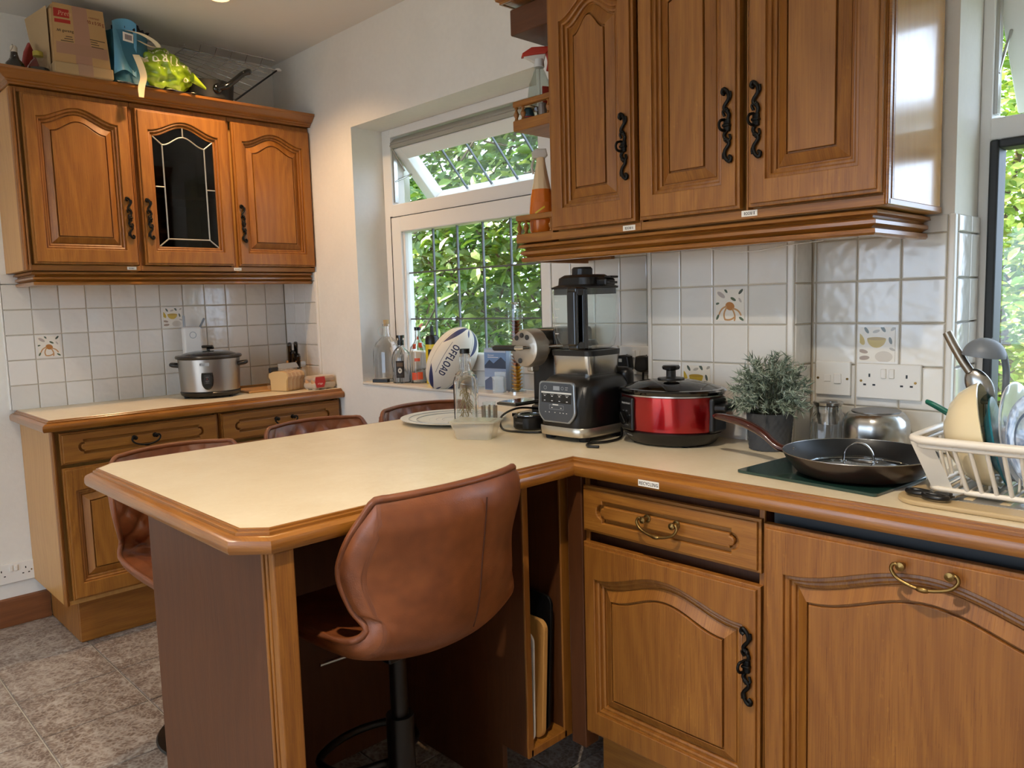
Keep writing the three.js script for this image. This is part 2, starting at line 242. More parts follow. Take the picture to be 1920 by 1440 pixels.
// ---------- windows ----------
function ring(x0, x1, y0, y1, wd, z0, z1, r = 0.004) { return [bx(x0, x0 + wd, y0, y1, z0, z1, r), bx(x1 - wd, x1, y0, y1, z0, z1, r), bx(x0 + wd - 0.002, x1 - wd + 0.002, y0, y0 + wd, z0, z1, r), bx(x0 + wd - 0.002, x1 - wd + 0.002, y1 - wd, y1, z0, z1, r)]; }
function makeWindow(name, [x0, x1, y0, y1], ty, gx, tilt, gasket) {
  const w = new THREE.Group(); w.name = name; w.userData.kind = 'structure'; scene.add(w);
  const z0 = -0.225, z1 = -0.155, f = gasket ? 0.024 : 0.062;
  mesh('frame', [bx(x0, x0 + f, y0, y1, z0, z1, 0.004), bx(x1 - f, x1, y0, y1, z0, z1, 0.004), bx(x0 + f - 0.002, x1 - f + 0.002, y0, y0 + f, z0, z1, 0.004), bx(x0 + f - 0.002, x1 - f + 0.002, y1 - 0.036, y1, z0, z1, 0.004), bx(x0 + f - 0.003, x1 - f + 0.003, ty[0], ty[1], z0, z1, 0.004)], M.upvc, w);
  const a0 = x0 + f - 0.004, a1 = x1 - f + 0.004, b0 = y0 + f - 0.004, b1 = ty[0] + 0.004;
  mesh('casement', ring(a0 + 0.004, a1 - 0.004, b0 + 0.004, b1 - 0.004, gasket ? 0.02 : 0.068, -0.205, -0.142, 0.006), gasket ? M.darkgrey : M.upvc, w);
  if (!gasket) mesh('gasket', [bx(a0 + 0.003, a0 + 0.0045, b0, b1, -0.18, -0.1415), bx(a0, a1, b1 - 0.0045, b1 - 0.003, -0.18, -0.1415)], M.darkgrey, w);
  mesh('pane', bx(a0 + (gasket ? 0.01 : 0.055), a1 - (gasket ? 0.01 : 0.055), b0 + (gasket ? 0.01 : 0.055), b1 - (gasket ? 0.01 : 0.055), -0.178, -0.174), M.pane, w);
  const gy = gasket ? [] : [1.368, 1.168]; for (const x of gasket ? [] : gx) mesh('glazing_bar', bx(x - 0.003, x + 0.003, b0 + 0.06, b1 - 0.06, -0.18, -0.17, 0.001), M.lead, w); for (const y of gy) mesh('glazing_bar', bx(a0 + 0.06, a1 - 0.06, y - 0.003, y + 0.003, -0.18, -0.17, 0.001), M.lead, w);
  if (!gasket) mesh('glass_bead', [bx(a0 + 0.066, a0 + 0.084, b0 + 0.06, b1 - 0.06, -0.174, -0.155, 0.004)], M.upvc, w);
  // the top light, tilted out
  const s = new THREE.Mesh(join(ring(-(a1 - a0) / 2, (a1 - a0) / 2, -0.33, 0, 0.058, -0.06, 0, 0.005)), M.upvc); s.name = 'opening_sash'; s.castShadow = s.receiveShadow = true; w.add(s);
  s.position.set((a0 + a1) / 2, y1 - 0.085, -0.168); s.rotation.x = tilt; const H = 0.33;
  mesh('seal', [bx(-(a1 - a0) / 2, (a1 - a0) / 2, 0.0, 0.028, -0.04, -0.006, 0.004), bx(-(a1 - a0) / 2, (a1 - a0) / 2, 0.004, 0.022, -0.012, 0.002, 0.003)], std(0xa7a195, { roughness: 0.6 }), s);
  mesh('pane', bx(-(a1 - a0) / 2 + 0.05, (a1 - a0) / 2 - 0.05, -H + 0.05, -0.05, -0.034, -0.03), M.pane, s);
  for (const x of gx) mesh('glazing_bar', bx(x - s.position.x - 0.003, x - s.position.x + 0.003, -H + 0.055, -0.055, -0.036, -0.027, 0.001), M.lead, s);
  mesh('stay', [rod([x0 + f + 0.006, ty[1] + 0.1, -0.17], [x0 + f + 0.012, y1 - f - 0.12, -0.26], 0.004), rod([x0 + f + 0.006, y1 - f - 0.02, -0.16], [x0 + f + 0.012, y1 - f - 0.11, -0.22], 0.004), bx(x0 + f - 0.002, x0 + f + 0.008, ty[1] + 0.01, y1 - f - 0.01, -0.185, -0.165, 0.001)], M.steel, w);
  return w;
}
makeWindow('window_1', W1, [1.612, 1.668], [0.974, 1.130, 1.285, 1.442, 1.598], 0.74, false);
makeWindow('window_2', W2, [1.562, 1.612], [3.3, 3.5, 3.7, 3.9, 4.1], 0.7, true);
{ // glazed garden doors behind the camera
  const w = new THREE.Group(); w.name = 'window_3'; w.userData.kind = 'structure'; scene.add(w);
  const xm = (DX[0] + DX[1]) / 2;
  mesh('frame', [...ring(DX[0], xm, 0, 2.2, 0.09, RZ + 0.05, RZ + 0.11), ...ring(xm, DX[1], 0, 2.2, 0.09, RZ + 0.05, RZ + 0.11)], M.upvc, w);
  for (const [a, b] of [[DX[0], xm], [xm, DX[1]]]) mesh('pane', bx(a + 0.08, b - 0.08, 0.08, 2.12, RZ + 0.078, RZ + 0.082), M.pane, w);
}
// ---------- ceiling downlights ----------
function downlight(x, z, power, label, ang = 1.1, col = 0xfff0dc) {
  const t = thing('ceiling_downlight', label, 'light', [x, CEIL, z], 0, 'ceiling downlights');
  mesh('trim_ring', lathe([[0.036, -0.001], [0.036, -0.004], [0.044, -0.005], [0.047, -0.0005]], 32), M.white, t);
  mesh('lens', cy(0.034, 0.034, -0.004, -0.001), std(0xffe9c8, { emissive: 0xffc98a, emissiveIntensity: 2.2 }), t);
  const s = new THREE.SpotLight(col, power, 0, ang, 0.55, 2); s.position.set(0, -0.012, 0); s.target.position.set(0, -2, 0); s.castShadow = true; s.shadow.radius = 1.2; t.add(s, s.target);
}
downlight(0.66, 0.545, 3.6, 'warm ceiling downlight in front of the left wall cabinets', 1.15, 0xffd09a);
downlight(0.9, 1.75, 2.2, 'warm ceiling downlight over the floor left of the peninsula');
downlight(1.9, 1.75, 0.8, 'warm ceiling downlight over the end of the peninsula');
downlight(3.0, 1.52, 9, 'warm ceiling downlight over the floor in front of the sink run');
downlight(2.1, 3.0, 5, 'warm ceiling downlight in front of the garden doors');
// ---------- the garden ----------
struct('garden_ground', bx(-30, 30, -0.35, -0.15, -30, -0.31), std(0x4e5a2c, { roughness: 1 }));
struct('garden_terrace', bx(-8, 12, -0.35, -0.15, RZ + 0.21, 20), std(0x8d867a, { roughness: 1 }));
const leafG = (() => { // a folded, bent leaf of 12 triangles, one unit long
  const L = [[0, 0], [0.25, 0.2], [0.55, 0.27], [0.82, 0.15], [1, 0]], pos = [];
  const P = (t, w, s) => [s * w, -0.22 * t * t + 0.35 * w, t];
  for (const s of [-1, 1]) for (let k = 0; k < 4; k++) { const [t0, w0] = L[k], [t1, w1] = L[k + 1], a = P(t0, 0, s), b = P(t1, 0, s), c = P(t1, w1, s), d = P(t0, w0, s); pos.push(...a, ...b, ...c); if (w0 > 0) pos.push(...a, ...c, ...d); }
  const g = new THREE.BufferGeometry(); g.setAttribute('position', new THREE.Float32BufferAttribute(pos, 3)); g.computeVertexNormals(); return g;
})();
const leafM = phy(0xffffff, { roughness: 0.55, transmission: 0.35, thickness: 0, side: THREE.DoubleSide });
function foliage(parent, n, place, size, cols) {
  const im = new THREE.InstancedMesh(leafG, leafM, n), m = new THREE.Matrix4(), q = new THREE.Quaternion(), c = new THREE.Color(); im.name = 'foliage'; im.userData.kind = 'stuff'; im.castShadow = im.receiveShadow = true;
  for (let k = 0; k < n; k++) {
    const p = place(); q.setFromEuler(new THREE.Euler(rr(-0.5, 1.1), rr(0, 6.28), rr(-0.6, 0.6))); const s = rr(...size); m.compose(p, q, V(s, s, s)); im.setMatrixAt(k, m);
    const t = rnd(); c.set(cols[Math.floor(rnd() * cols.length)]).multiplyScalar(0.75 + 0.5 * t); im.setColorAt(k, c);
  }
  parent.add(im); return im;
}
const barkM = std(0x6b5a48, { roughness: 0.95 });
function branches(parent, n, from, to, r) { for (let k = 0; k < n; k++) { const a = from(k), b = to(k), m = a.clone().lerp(b, 0.5).add(V(rr(-0.15, 0.15), rr(-0.05, 0.15), rr(-0.12, 0.12))); mesh('branch', tube([a.toArray(), m.toArray(), b.toArray()], r * rr(0.6, 1.2), 10, 5), barkM, parent); } }
{
  const h = thing('garden_hedge', 'dense green leafy hedge close outside the window above the bottles', 'hedge', [0.4, -0.15, -1.9]);
  const lump = (x, y) => 0.22 * noise3(x * 1.4, y * 1.4, 3) + 0.1 * noise3(x * 4, y * 4, 5);
  foliage(h, 40000, () => { const x = rr(-4.2, 0.75), y = rr(0.3, 3.9), d = Math.pow(rnd(), 1.6); return V(x, y, 0.75 + lump(x, y) - d * 1.1); }, [0.055, 0.12], [0x6a8a2c, 0x7c9c34, 0x8cae3c, 0x587a28, 0xa6bc4a, 0x648a36]);
  branches(h, 26, () => V(rr(-3.5, 0.7), rr(0, 0.6), rr(-0.3, 0.2)), (k) => V(rr(-3.8, 0.7), rr(1.6, 3.6), rr(0.2, 0.75)), 0.011);
  branches(h, 14, () => V(rr(-3, 0.6), rr(0.8, 2.4), 0.3), () => V(rr(-3, 0.7), rr(1.2, 2.8), 0.85), 0.006);
}
{
  const t = thing('garden_tree', 'sunlit yellow green tree outside the window above the sink', 'tree', [1.9, -0.15, -4.4]);
  foliage(t, 20000, () => { const a = rr(0, 6.28), b = Math.acos(rr(-1, 1)), r = Math.cbrt(rnd()); return V(0.1 + 1.35 * r * Math.sin(b) * Math.cos(a), 2.0 + 2.0 * r * Math.cos(b), 1.4 * r * Math.sin(b) * Math.sin(a)); }, [0.045, 0.1], [0x9db83e, 0xb6c64c, 0x86a63a, 0xc6cc62, 0x6f9036]);
  mesh('trunk', tube([[0.2, 0, 0], [0.1, 0.9, 0.05], [-0.1, 1.8, 0]], 0.1, 10, 8), barkM, t);
  branches(t, 16, () => V(0, rr(1, 1.8), 0), () => V(rr(-1.2, 1.2), rr(1.2, 3.6), rr(-0.8, 0.9)), 0.022);
}
// ---------- fitted cabinets ----------
function archPts(w, y0, y1, ah, n = 28) { const p = [[-w / 2, y0], [w / 2, y0]]; if (!ah) return [...p, [w / 2, y1], [-w / 2, y1]]; for (let k = 0; k <= n; k++) { const t = k / n; p.push([w / 2 - w * t, y1 + ah * (0.5 - 0.5 * Math.cos(2 * PI * t))]); } return p; }
const inset = (w, y0, y1, ah, i) => archPts(w - 2 * i, y0 + i, y1 - i, ah * (1 - i * 1.5));
const holed = (outer, inner) => { const s = shp(outer); s.holes.push(new THREE.Path(inner.map((p) => V2(p[0], p[1])))); return s; };
const pullG = (() => {
  const half = (s) => [tube([[0, 0.008 * s, 0.004], [0.006 * s, 0.022 * s, 0.006], [-0.006 * s, 0.038 * s, 0.006], [0.005 * s, 0.056 * s, 0.006], [0.001 * s, 0.072 * s, 0.006], [-0.008 * s, 0.078 * s, 0.006], [-0.011 * s, 0.07 * s, 0.006], [-0.005 * s, 0.066 * s, 0.006]], 0.0042, 40, 7), tube([[-0.006 * s, 0.02 * s, 0.004], [-0.009 * s, 0.03 * s, 0.006], [0.002 * s, 0.036 * s, 0.006]], 0.003, 10, 6), tube([[0.004 * s, 0.052 * s, 0.004], [0.009 * s, 0.06 * s, 0.005], [0.008 * s, 0.07 * s, 0.005]], 0.003, 10, 6), ball(0.0052, 0.002 * s, 0.03 * s, 0.006)];
  return mergeGeometries([...half(1), ...half(-1), bx(-0.008, 0.008, -0.014, 0.014, 0, 0.009, 0.004), bx(-0.009, 0.009, -0.003, 0.003, 0, 0.012, 0.002), tube([[-0.003, 0.012, 0.008], [-0.007, 0.009, 0.02], [-0.008, 0, 0.024], [-0.007, -0.009, 0.02], [-0.003, -0.012, 0.008]], 0.0032, 16, 7)].map(flat));
})();
const bowG = (() => mergeGeometries([...[-1, 1].flatMap((s) => [lathe([[0.009, 0], [0.009, 0.002], [0.004, 0.004], [0.004, 0.012], [0.0075, 0.016], [0.0075, 0.021], [0.0001, 0.024]], 14).rotateX(PI / 2).translate(0.038 * s, 0, 0)]), tube([[-0.038, 0, 0.018], [-0.047, 0.004, 0.019], [-0.052, -0.004, 0.02], [-0.044, -0.017, 0.022], [-0.022, -0.026, 0.024], [0, -0.029, 0.025], [0.022, -0.026, 0.024], [0.044, -0.017, 0.022], [0.052, -0.004, 0.02], [0.047, 0.004, 0.019], [0.038, 0, 0.018]], 0.0034, 40, 7), ball(0.0052, 0, -0.029, 0.025, 2.4, 1, 1, 12)].map(flat)))();
function makeDoor(parent, w, h, o = {}) { // local: facing +z, origin at the middle of the lower edge, back at z = 0
  const { mx = 0.042, by = 0.056, sy = 0.078, ah = 0.044, T = 0.024, hand = 0, hy = 0.18, glazed = false } = o;
  const A = [w - 2 * mx, by, h - sy, ah], out = [[-w / 2, 0], [w / 2, 0], [w / 2, h], [-w / 2, h]];
  const e = 0.007, outIn = [[-w / 2 + e, e], [w / 2 - e, e], [w / 2 - e, h - e], [-w / 2 + e, h - e]];
  const door = mesh('door', [ext(holed(out, archPts(...A)), T - 0.007, 0.002, 2), ext(holed(outIn, archPts(...A)), 0.009, 0.002, 2).translate(0, 0, T - 0.009)], o.mat || M.oak, parent);
  const band = (steps) => { const L = steps.map(([q, z]) => inset(...A, q).map((p) => [p[0], p[1], z])), pos = []; for (let k = 0; k < L.length - 1; k++) for (let n = 0; n < L[k].length; n++) { const m = (n + 1) % L[k].length; pos.push(...L[k][n], ...L[k][m], ...L[k + 1][m], ...L[k][n], ...L[k + 1][m], ...L[k + 1][n]); } const g = new THREE.BufferGeometry(); g.setAttribute('position', new THREE.Float32BufferAttribute(pos, 3)); g.computeVertexNormals(); return toCreasedNormals(g, 0.45); };
  mesh('moulding', band([[-0.001, T - 0.0015], [0.0005, T - 0.007], [0.006, T - 0.0055], [0.0092, T - 0.0078], [0.0098, T - 0.0145], [0.0145, T - 0.013], [0.0182, T - 0.015], [0.019, T - 0.0205], [0.022, T - 0.0205]]), M.oak2, door);
  if (!glazed) {
    mesh('panel', [band([[0.0215, T - 0.0205], [0.0222, T - 0.0185], [0.043, T - 0.0062], [0.0438, T - 0.007], [0.0442, T - 0.0135]]), ext(shp(inset(...A, 0.043)), 0.001).translate(0, 0, T - 0.0145)], o.pmat || M.oak2, door);
    mesh('panel_field', ext(shp(inset(...A, 0.048)), 0.0092, 0.0012, 2).translate(0, 0, T - 0.0137), o.mat || M.oak, door);
  } else {
    mesh('pane', ext(shp(inset(...A, 0.01)), 0.003).translate(0, 0, T - 0.0195), phy(0x8f9490, { transmission: 1, thickness: 0, roughness: 0.03, ior: 1.5 }), door, 'dark leaded glass');
    const [aw, y0, y1] = [A[0] / 2 - 0.02, by + 0.02, h - sy - 0.02], iw = aw - 0.036, iy0 = y0 + 0.03, iy1 = y1 - 0.03, F = T - 0.016, arc = [];
    for (let k = 0; k <= 14; k++) { const t = k / 14; arc.push([-iw + 2 * iw * t, iy1 + ah * 0.85 * (0.5 - 0.5 * Math.cos(2 * PI * t)), F]); }
    const seg = (a, b) => rod([...a, F], [...b, F], 0.003, 6);
    mesh('lead_came', [tube(arc, 0.003, 30, 6), seg([-iw, iy0], [-iw, iy1]), seg([iw, iy0], [iw, iy1]), seg([-iw, iy0], [iw, iy0]), seg([-aw, y0], [-iw, iy0]), seg([aw, y0], [iw, iy0]), seg([-aw, y1], [-iw, iy1]), seg([aw, y1], [iw, iy1]), seg([0, iy1 + ah * 0.85], [0, y1 + ah]), seg([-aw, (y0 + y1) / 2 + 0.02], [-iw, (y0 + y1) / 2 + 0.02]), seg([aw, (y0 + y1) / 2 + 0.02], [iw, (y0 + y1) / 2 + 0.02])], M.came, door, 'pale lead strips on the glass');
  }
  if (hand) { const p = shared('handle', pullG, M.iron, door); p.position.set(hand * (w / 2 - 0.024), hy, T); if (hand < 0) p.rotation.y = 0; p.userData.label = 'ornate black iron pull'; }
  return door;
}
function ticket(w, h, n = 8) { const r = h * 0.34, p = [], k = h * 0.16; for (const s of [1, -1]) { p.push([s * (w / 2 - r), -s * h / 2], [s * (w / 2 - r), -s * (h / 2 - k)]); for (let i = 0; i <= n; i++) { const a = -PI / 2 + PI * i / n; p.push([s * (w / 2 - r + k * 0.3 + (r - k * 0.3) * Math.cos(a)), s * (h / 2 - k) * Math.sin(a)]); } p.push([s * (w / 2 - r), s * (h / 2 - k)], [s * (w / 2 - r), s * h / 2]); } return p; }
function makeDrawer(parent, w, h, hm = M.brass, wm = M.oakX) {
  const T = 0.022, e = 0.006, cw = w * 0.8, ch = h * 0.46, out = [[-w / 2, 0], [w / 2, 0], [w / 2, h], [-w / 2, h]], oi = [[-w / 2 + e, e], [w / 2 - e, e], [w / 2 - e, h - e], [-w / 2 + e, h - e]], t = ticket(cw, ch).map((p) => [p[0], p[1] + h / 2]), t2 = ticket(cw - 0.02, ch - 0.02).map((p) => [p[0], p[1] + h / 2]);
  const d = mesh('drawer', grain([ext(holed(out, t), T - 0.007, 0.002, 2), ext(holed(oi, t), 0.009, 0.0025, 2).translate(0, 0, T - 0.009)], 'x'), wm, parent);
  mesh('drawer_back', bx(-w / 2 + 0.01, w / 2 - 0.01, 0.01, h - 0.01, 0.002, T - 0.012), wm, d);
  mesh('drawer_field', grain(ext(shp(t2), 0.0125, 0.003, 2).translate(0, 0, T - 0.013), 'x'), wm, d);
  const b = shared('handle', bowG, hm, d); b.position.set(0, h / 2 + 0.01, T); b.userData.label = 'curved metal bow handle'; return d;
}
const wallUnit = (label, pos, ry, w, doors, o = {}) => {
  const t = thing('wall_cabinet', label, 'cabinet', pos, ry, o.group), H = 0.65, D = 0.3;
  if (o.open) { // hollow, behind glass
    mesh('carcass', [bx(-w / 2, -w / 2 + 0.016, 0, H, 0, D), bx(w / 2 - 0.016, w / 2, 0, H, 0, D), bx(-w / 2, w / 2, 0, 0.016, 0, D), bx(-w / 2, w / 2, H - 0.016, H, 0, D), bx(-w / 2, w / 2, 0, H, 0.001, 0.008)], M.oak2, t);
    mesh('shelf', bx(-w / 2 + 0.016, w / 2 - 0.016, 0.3, 0.314, 0.01, D - 0.05), M.oak2, t);
  } else {
    mesh('carcass', [bx(-w / 2, w / 2, 0, H, 0, D - 0.02), bx(-w / 2, -w / 2 + 0.004, 0, H, D - 0.02, D), bx(w / 2 - 0.004, w / 2, 0, H, D - 0.02, D)], o.side || M.veneer, t);
  }
  const st = []; for (const x of o.stiles || [-w / 2 + 0.002, w / 2 - 0.002]) st.push(bx(x - 0.002, x + 0.002, 0, H, D - 0.018, D + 0.004, 0.001)); st.push(bx(-w / 2, w / 2, H - 0.018, H, D, D + 0.006, 0.002)); mesh('bottom_rail', grain(bx(-w / 2, w / 2, 0, 0.02, D, D + 0.0062, 0.002), 'x'), M.oakX, t);
  mesh('face_frame', st, M.oak2, t);
  for (const [x, dw, hand, gl] of doors) { const d = makeDoor(t, dw, 0.607, { hand, glazed: gl, mat: o.mat, pmat: o.pmat }); d.position.set(x, 0.023, D + 0.002); }
  return t;
};
const Y0 = 1.395;
const uA = 'oak wall cabinets left of the window', uB = 'oak wall cabinets right of the window';
{ const end = wallUnit('oak wall cabinet with arched door under the cardboard box', [0, Y0, 0.979], PI / 2, 0.402, [[0.0095, 0.362, 1]], { group: uA, stiles: [-0.19, 0.199], mat: M.oak, pmat: M.oak });
  mesh('corner_bead', [bx(-0.203, -0.196, 0.0, 0.645, 0.278, 0.303, 0.003), bx(-0.2, -0.192, 0.0, 0.645, 0.3, 0.31, 0.003), bx(-0.188, -0.181, 0.0, 0.645, 0.3, 0.312, 0.003)], M.oak2, end); }
wallUnit('oak wall cabinet with arched leaded glass door between two solid doors', [0, Y0, 0.5815], PI / 2, 0.391, [[0.003, 0.366, -1, true]], { group: uA, open: true, mat: M.oak });
wallUnit('oak wall cabinet with arched door under the wire rack', [0, Y0, 0.194], PI / 2, 0.382, [[0.004, 0.366, -1]], { group: uA, mat: M.oak, pmat: M.oak });
wallUnit('narrow oak wall cabinet with one arched door beside the open spice shelves', [2.2605, Y0, 0.012], 0, 0.301, [[0.0045, 0.276, 1]], { group: uB, mat: M.oak2 });
{ const r = wallUnit('double oak wall cabinet with two arched doors above the plug sockets', [2.7, Y0, 0.012], 0, 0.576, [[-0.1485, 0.269, 1], [0.146, 0.278, -1]], { group: uB, stiles: [-0.286, -0.0035, 0.285], mat: M.oak, pmat: M.oak2 });
  mesh('end_panel', bx(0.2878, 0.2915, 0.012, 0.645, 0.006, 0.27, 0.001), M.gloss, r, 'glossy varnished end panel'); mesh('corner_bead', [bx(0.287, 0.294, 0, 0.65, 0.29, 0.305, 0.003), bx(0.287, 0.293, 0, 0.65, 0.272, 0.284, 0.003), bx(0.287, 0.294, 0, 0.014, 0.0, 0.3, 0.003)], M.edge, r); }
const corniceP = [[0, 2.046], [0.006, 2.046], [0.006, 2.052], [0.014, 2.055], [0.014, 2.06], [0.024, 2.064], [0.034, 2.074], [0.042, 2.084], [0.05, 2.088], [0.052, 2.097], [0, 2.097]];
const pelmetP = [[0, 1.394], [0.002, 1.394], [0.012, 1.389], [0.014, 1.382], [0.001, 1.379], [-0.002, 1.376], [0.009, 1.37], [0.009, 1.363], [-0.002, 1.358], [-0.004, 1.356], [0.007, 1.353], [0.008, 1.345], [0.004, 1.341], [-0.016, 1.341], [-0.016, 1.394]];
tag(mesh('cornice', [grain(mould([[0.006, 1.181], [0.324, 1.181], [0.324, 0.003]], corniceP), 'z'), bx(0.006, 0.322, 2.047, 2.06, 0.004, 1.179)], M.edgeZ), 'stepped oak cornice along the top of the left wall cabinets', 'cornice');
tag(mesh('light_pelmet', grain(mould([[0.016, 1.147], [0.286, 1.147], [0.286, 0.016]], pelmetP), 'z'), M.edgeZ), 'moulded oak pelmet under the left wall cabinets', 'pelmet');
tag(mesh('cornice', [grain(mould([[1.962, 0.004], [1.962, 0.336], [2.992, 0.336], [2.992, 0.004]], corniceP), 'x'), bx(1.966, 2.988, 2.047, 2.06, 0.004, 0.332)], M.edge), 'stepped oak cornice along the top of the right wall cabinets', 'cornice');
tag(mesh('light_pelmet', grain(mould([[1.985, 0.036], [1.985, 0.296], [2.958, 0.296], [2.958, 0.012]], pelmetP), 'x'), M.edge), 'moulded oak pelmet under the right wall cabinets', 'pelmet');
{ // open end shelves with galleries
  const t = thing('open_shelf_unit', 'open oak end shelves with turned gallery rails and spray bottles', 'shelf', [1.965, Y0, 0.012]);
  mesh('back_panel', bx(0, 0.143, 0.026, 0.65, 0.0, 0.01), M.brown, t); mesh('wall_cleat', bx(-0.0, 0.12, -0.045, -0.002, 0.002, 0.02), M.oak2, t);
  const balu = lathe([[0.004, 0], [0.006, 0.002], [0.004, 0.006], [0.007, 0.013], [0.008, 0.018], [0.004, 0.026], [0.003, 0.03], [0.006, 0.034], [0.004, 0.038]], 14);
  for (const [y, n] of [[0.0, 0.026], [0.312, 0.03], [0.572, 0.07]]) {
    const s = mesh('shelf', grain(bx(0, 0.143, y, y + n, 0.01, 0.3, 0.004), 'x'), y > 0.5 ? M.brown : M.oakX, t); if (y > 0.5) continue;
    mesh('gallery_rail', grain([bx(0, 0.143, y + n + 0.036, y + n + 0.052, 0.282, 0.3, 0.004), bx(0, 0.014, y + n + 0.036, y + n + 0.052, 0.02, 0.286, 0.004)], 'x'), M.oakX, t);
    for (const [x, z] of [[0.007, 0.291], [0.034, 0.291], [0.132, 0.291], [0.007, 0.2], [0.007, 0.11]]) shared('baluster', balu, M.edge, t).position.set(x, y + n, z);
  }
}
// ---------- base units and worktops ----------
const TOP = 0.86;
const noseP = [[0, TOP], [0.0035, TOP], [0.0045, TOP - 0.001], [0.0045, TOP - 0.0045], [0.01, TOP - 0.0045], [0.011, TOP - 0.0055], [0.011, TOP - 0.0105], [0.017, TOP - 0.0105], [0.022, TOP - 0.0125], [0.027, TOP - 0.016], [0.029, TOP - 0.022], [0.029, TOP - 0.033], [0.026, TOP - 0.039], [0.02, TOP - 0.0405], [0, TOP - 0.0405]];
function worktop(name, label, plan, path) {
  const t = thing(name, label, 'worktop'); mesh('laminate_top', ext(shp(plan.map(([x, z]) => [x, -z])), 0.0395, 0.0).rotateX(-PI / 2).translate(0, TOP - 0.0396, 0), M.laminate, t);
  for (let k = 0; k < path.length - 1; k++) { } const along = (a, b) => Math.abs(b[0] - a[0]) > Math.abs(b[1] - a[1]) ? 'x' : 'z';
  const n = mesh('wooden_nosing', mould(path, noseP, 0.5), M.edge, t); // grain follows each run
  const p = n.geometry.attributes.position, uv = n.geometry.attributes.uv; const nf = (prof) => (prof - 1) * 6;
  for (let k = 0; k < path.length - 1; k++) { if (along(path[k], path[k + 1]) === 'x') continue; const c = nf(noseP.length); for (let i = k * c; i < (k + 1) * c; i++) { uv.setXY(i, p.getY(i) + p.getX(i) * 0.7 + 0.3, p.getZ(i)); } }
  return t;
}
worktop('worktop', 'cream laminate worktop with oak edge under the rice cooker', [[0.003, 0.003], [0.478, 0.003], [0.478, 1.188], [0.003, 1.188]], [[0.012, 1.188], [0.478, 1.188], [0.478, 0.003]]);
const Lw = [1.515, 2.362, 1.343, 0.531, 0.045];
worktop('worktop', 'long cream laminate worktop with breakfast peninsula and oak edge', [[Lw[0], 0.003], [Lw[0], Lw[2] - Lw[4]], [Lw[0] + Lw[4], Lw[2]], [Lw[1] - 0.035, Lw[2]], [Lw[1], Lw[2] - 0.035], [Lw[1], Lw[3]], [RX - 0.005, Lw[3]], [RX - 0.005, 0.003]], [[Lw[0], 0.003], [Lw[0], Lw[2] - Lw[4]], [Lw[0] + Lw[4], Lw[2]], [Lw[1] - 0.035, Lw[2]], [Lw[1], Lw[2] - 0.035], [Lw[1], Lw[3]], [RX - 0.005, Lw[3]]]);
function baseUnit(name, label, pos, ry, w, doors, drawers, D, group, side = M.veneer, o = {}) {
  const t = thing(name, label, 'cabinet', pos, ry, group);
  mesh('carcass', [bx(-w / 2, w / 2, 0.17, 0.812, 0.004, D - 0.03), bx(-w / 2, -w / 2 + 0.006, 0.17, 0.812, D - 0.03, D), bx(w / 2 - 0.006, w / 2, 0.17, 0.812, D - 0.03, D), bx(-w / 2, w / 2, 0.17, 0.185, D - 0.03, D)], side, t); mesh('face_frame', [bx(-w / 2, -w / 2 + 0.012, 0.17, 0.812, D, D + 0.007, 0.002), bx(w / 2 - 0.012, w / 2, 0.17, 0.812, D, D + 0.007, 0.002)], M.oak2, t);
  for (const [x, dw, hand, y, h, arch] of doors) { const d = makeDoor(t, dw, h, { hand, ah: arch ?? 0.041, hy: h * 0.65, sy: 0.086, mx: 0.037, by: 0.06, mat: M.oak2, pmat: M.oak, ...o }); d.position.set(x, y, D + 0.002); }
  for (const [x, dw, y, h, hm] of drawers) { const d = makeDrawer(t, dw, h, hm, o.dmat); d.position.set(x, y, D + 0.002); }
  return t;
}
const LA = { mat: M.oak, pmat: M.oak, dmat: M.oakX }, LB = { mat: M.oak2, pmat: M.oak2, dmat: M.oakX };
const gA = 'oak base units under the left worktop';
{ const u = baseUnit('base_cabinet', 'oak base unit with drawer and door at the free end of the left worktop', [0, 0, 0.88], PI / 2, 0.605, [[0.008, 0.575, 1, 0.19, 0.49]], [[0.008, 0.575, 0.693, 0.115, M.iron]], 0.455, gA, M.veneer, LA);
  mesh('corner_bead', [bx(-0.3045, -0.299, 0.17, 0.815, 0.435, 0.458, 0.002), bx(-0.303, -0.297, 0.17, 0.815, 0.455, 0.468, 0.002)], M.oak2, u); }
baseUnit('base_cabinet', 'oak base unit with drawer in the corner below the window wall', [0, 0, 0.29], PI / 2, 0.57, [[0, 0.555, 1, 0.19, 0.49]], [[0, 0.555, 0.693, 0.115, M.iron]], 0.455, gA, M.veneer, LA);
tag(mesh('plinth', grain([bx(0.36, 0.41, 0.002, 0.168, 0.01, 1.13, 0.002), bx(0.02, 0.4, 0.002, 0.168, 1.112, 1.132, 0.002)], 'z'), M.oakZ), 'oak plinth board under the left base units', 'plinth');
const gB = 'oak units under the long worktop';
baseUnit('base_cabinet', 'oak base unit with brass handled drawer over an arched door', [2.6175, 0, 0.004], 0, 0.463, [[0, 0.459, 1, 0.18, 0.477]], [[0, 0.459, 0.683, 0.11, M.brass]], 0.506, gB, M.brown, LB);
{ const d = thing('dishwasher', 'built-in dishwasher behind an arched oak front with brass handle', 'appliance', [3.154, 0, 0.004]);
  mesh('body', bx(-0.297, 0.297, 0.172, 0.812, 0.01, 0.49), M.darkgrey, d); const f = makeDoor(d, 0.594, 0.612, { ah: 0.056, sy: 0.092, mx: 0.043, by: 0.06, mat: M.oak2, pmat: M.oak2 }); f.position.set(0.0, 0.178, 0.508); f.rotation.x = 0.012;
  const b = shared('handle', bowG, M.brass, f); b.position.set(0, 0.59, 0.02); b.userData.label = 'curved brass bow handle'; }
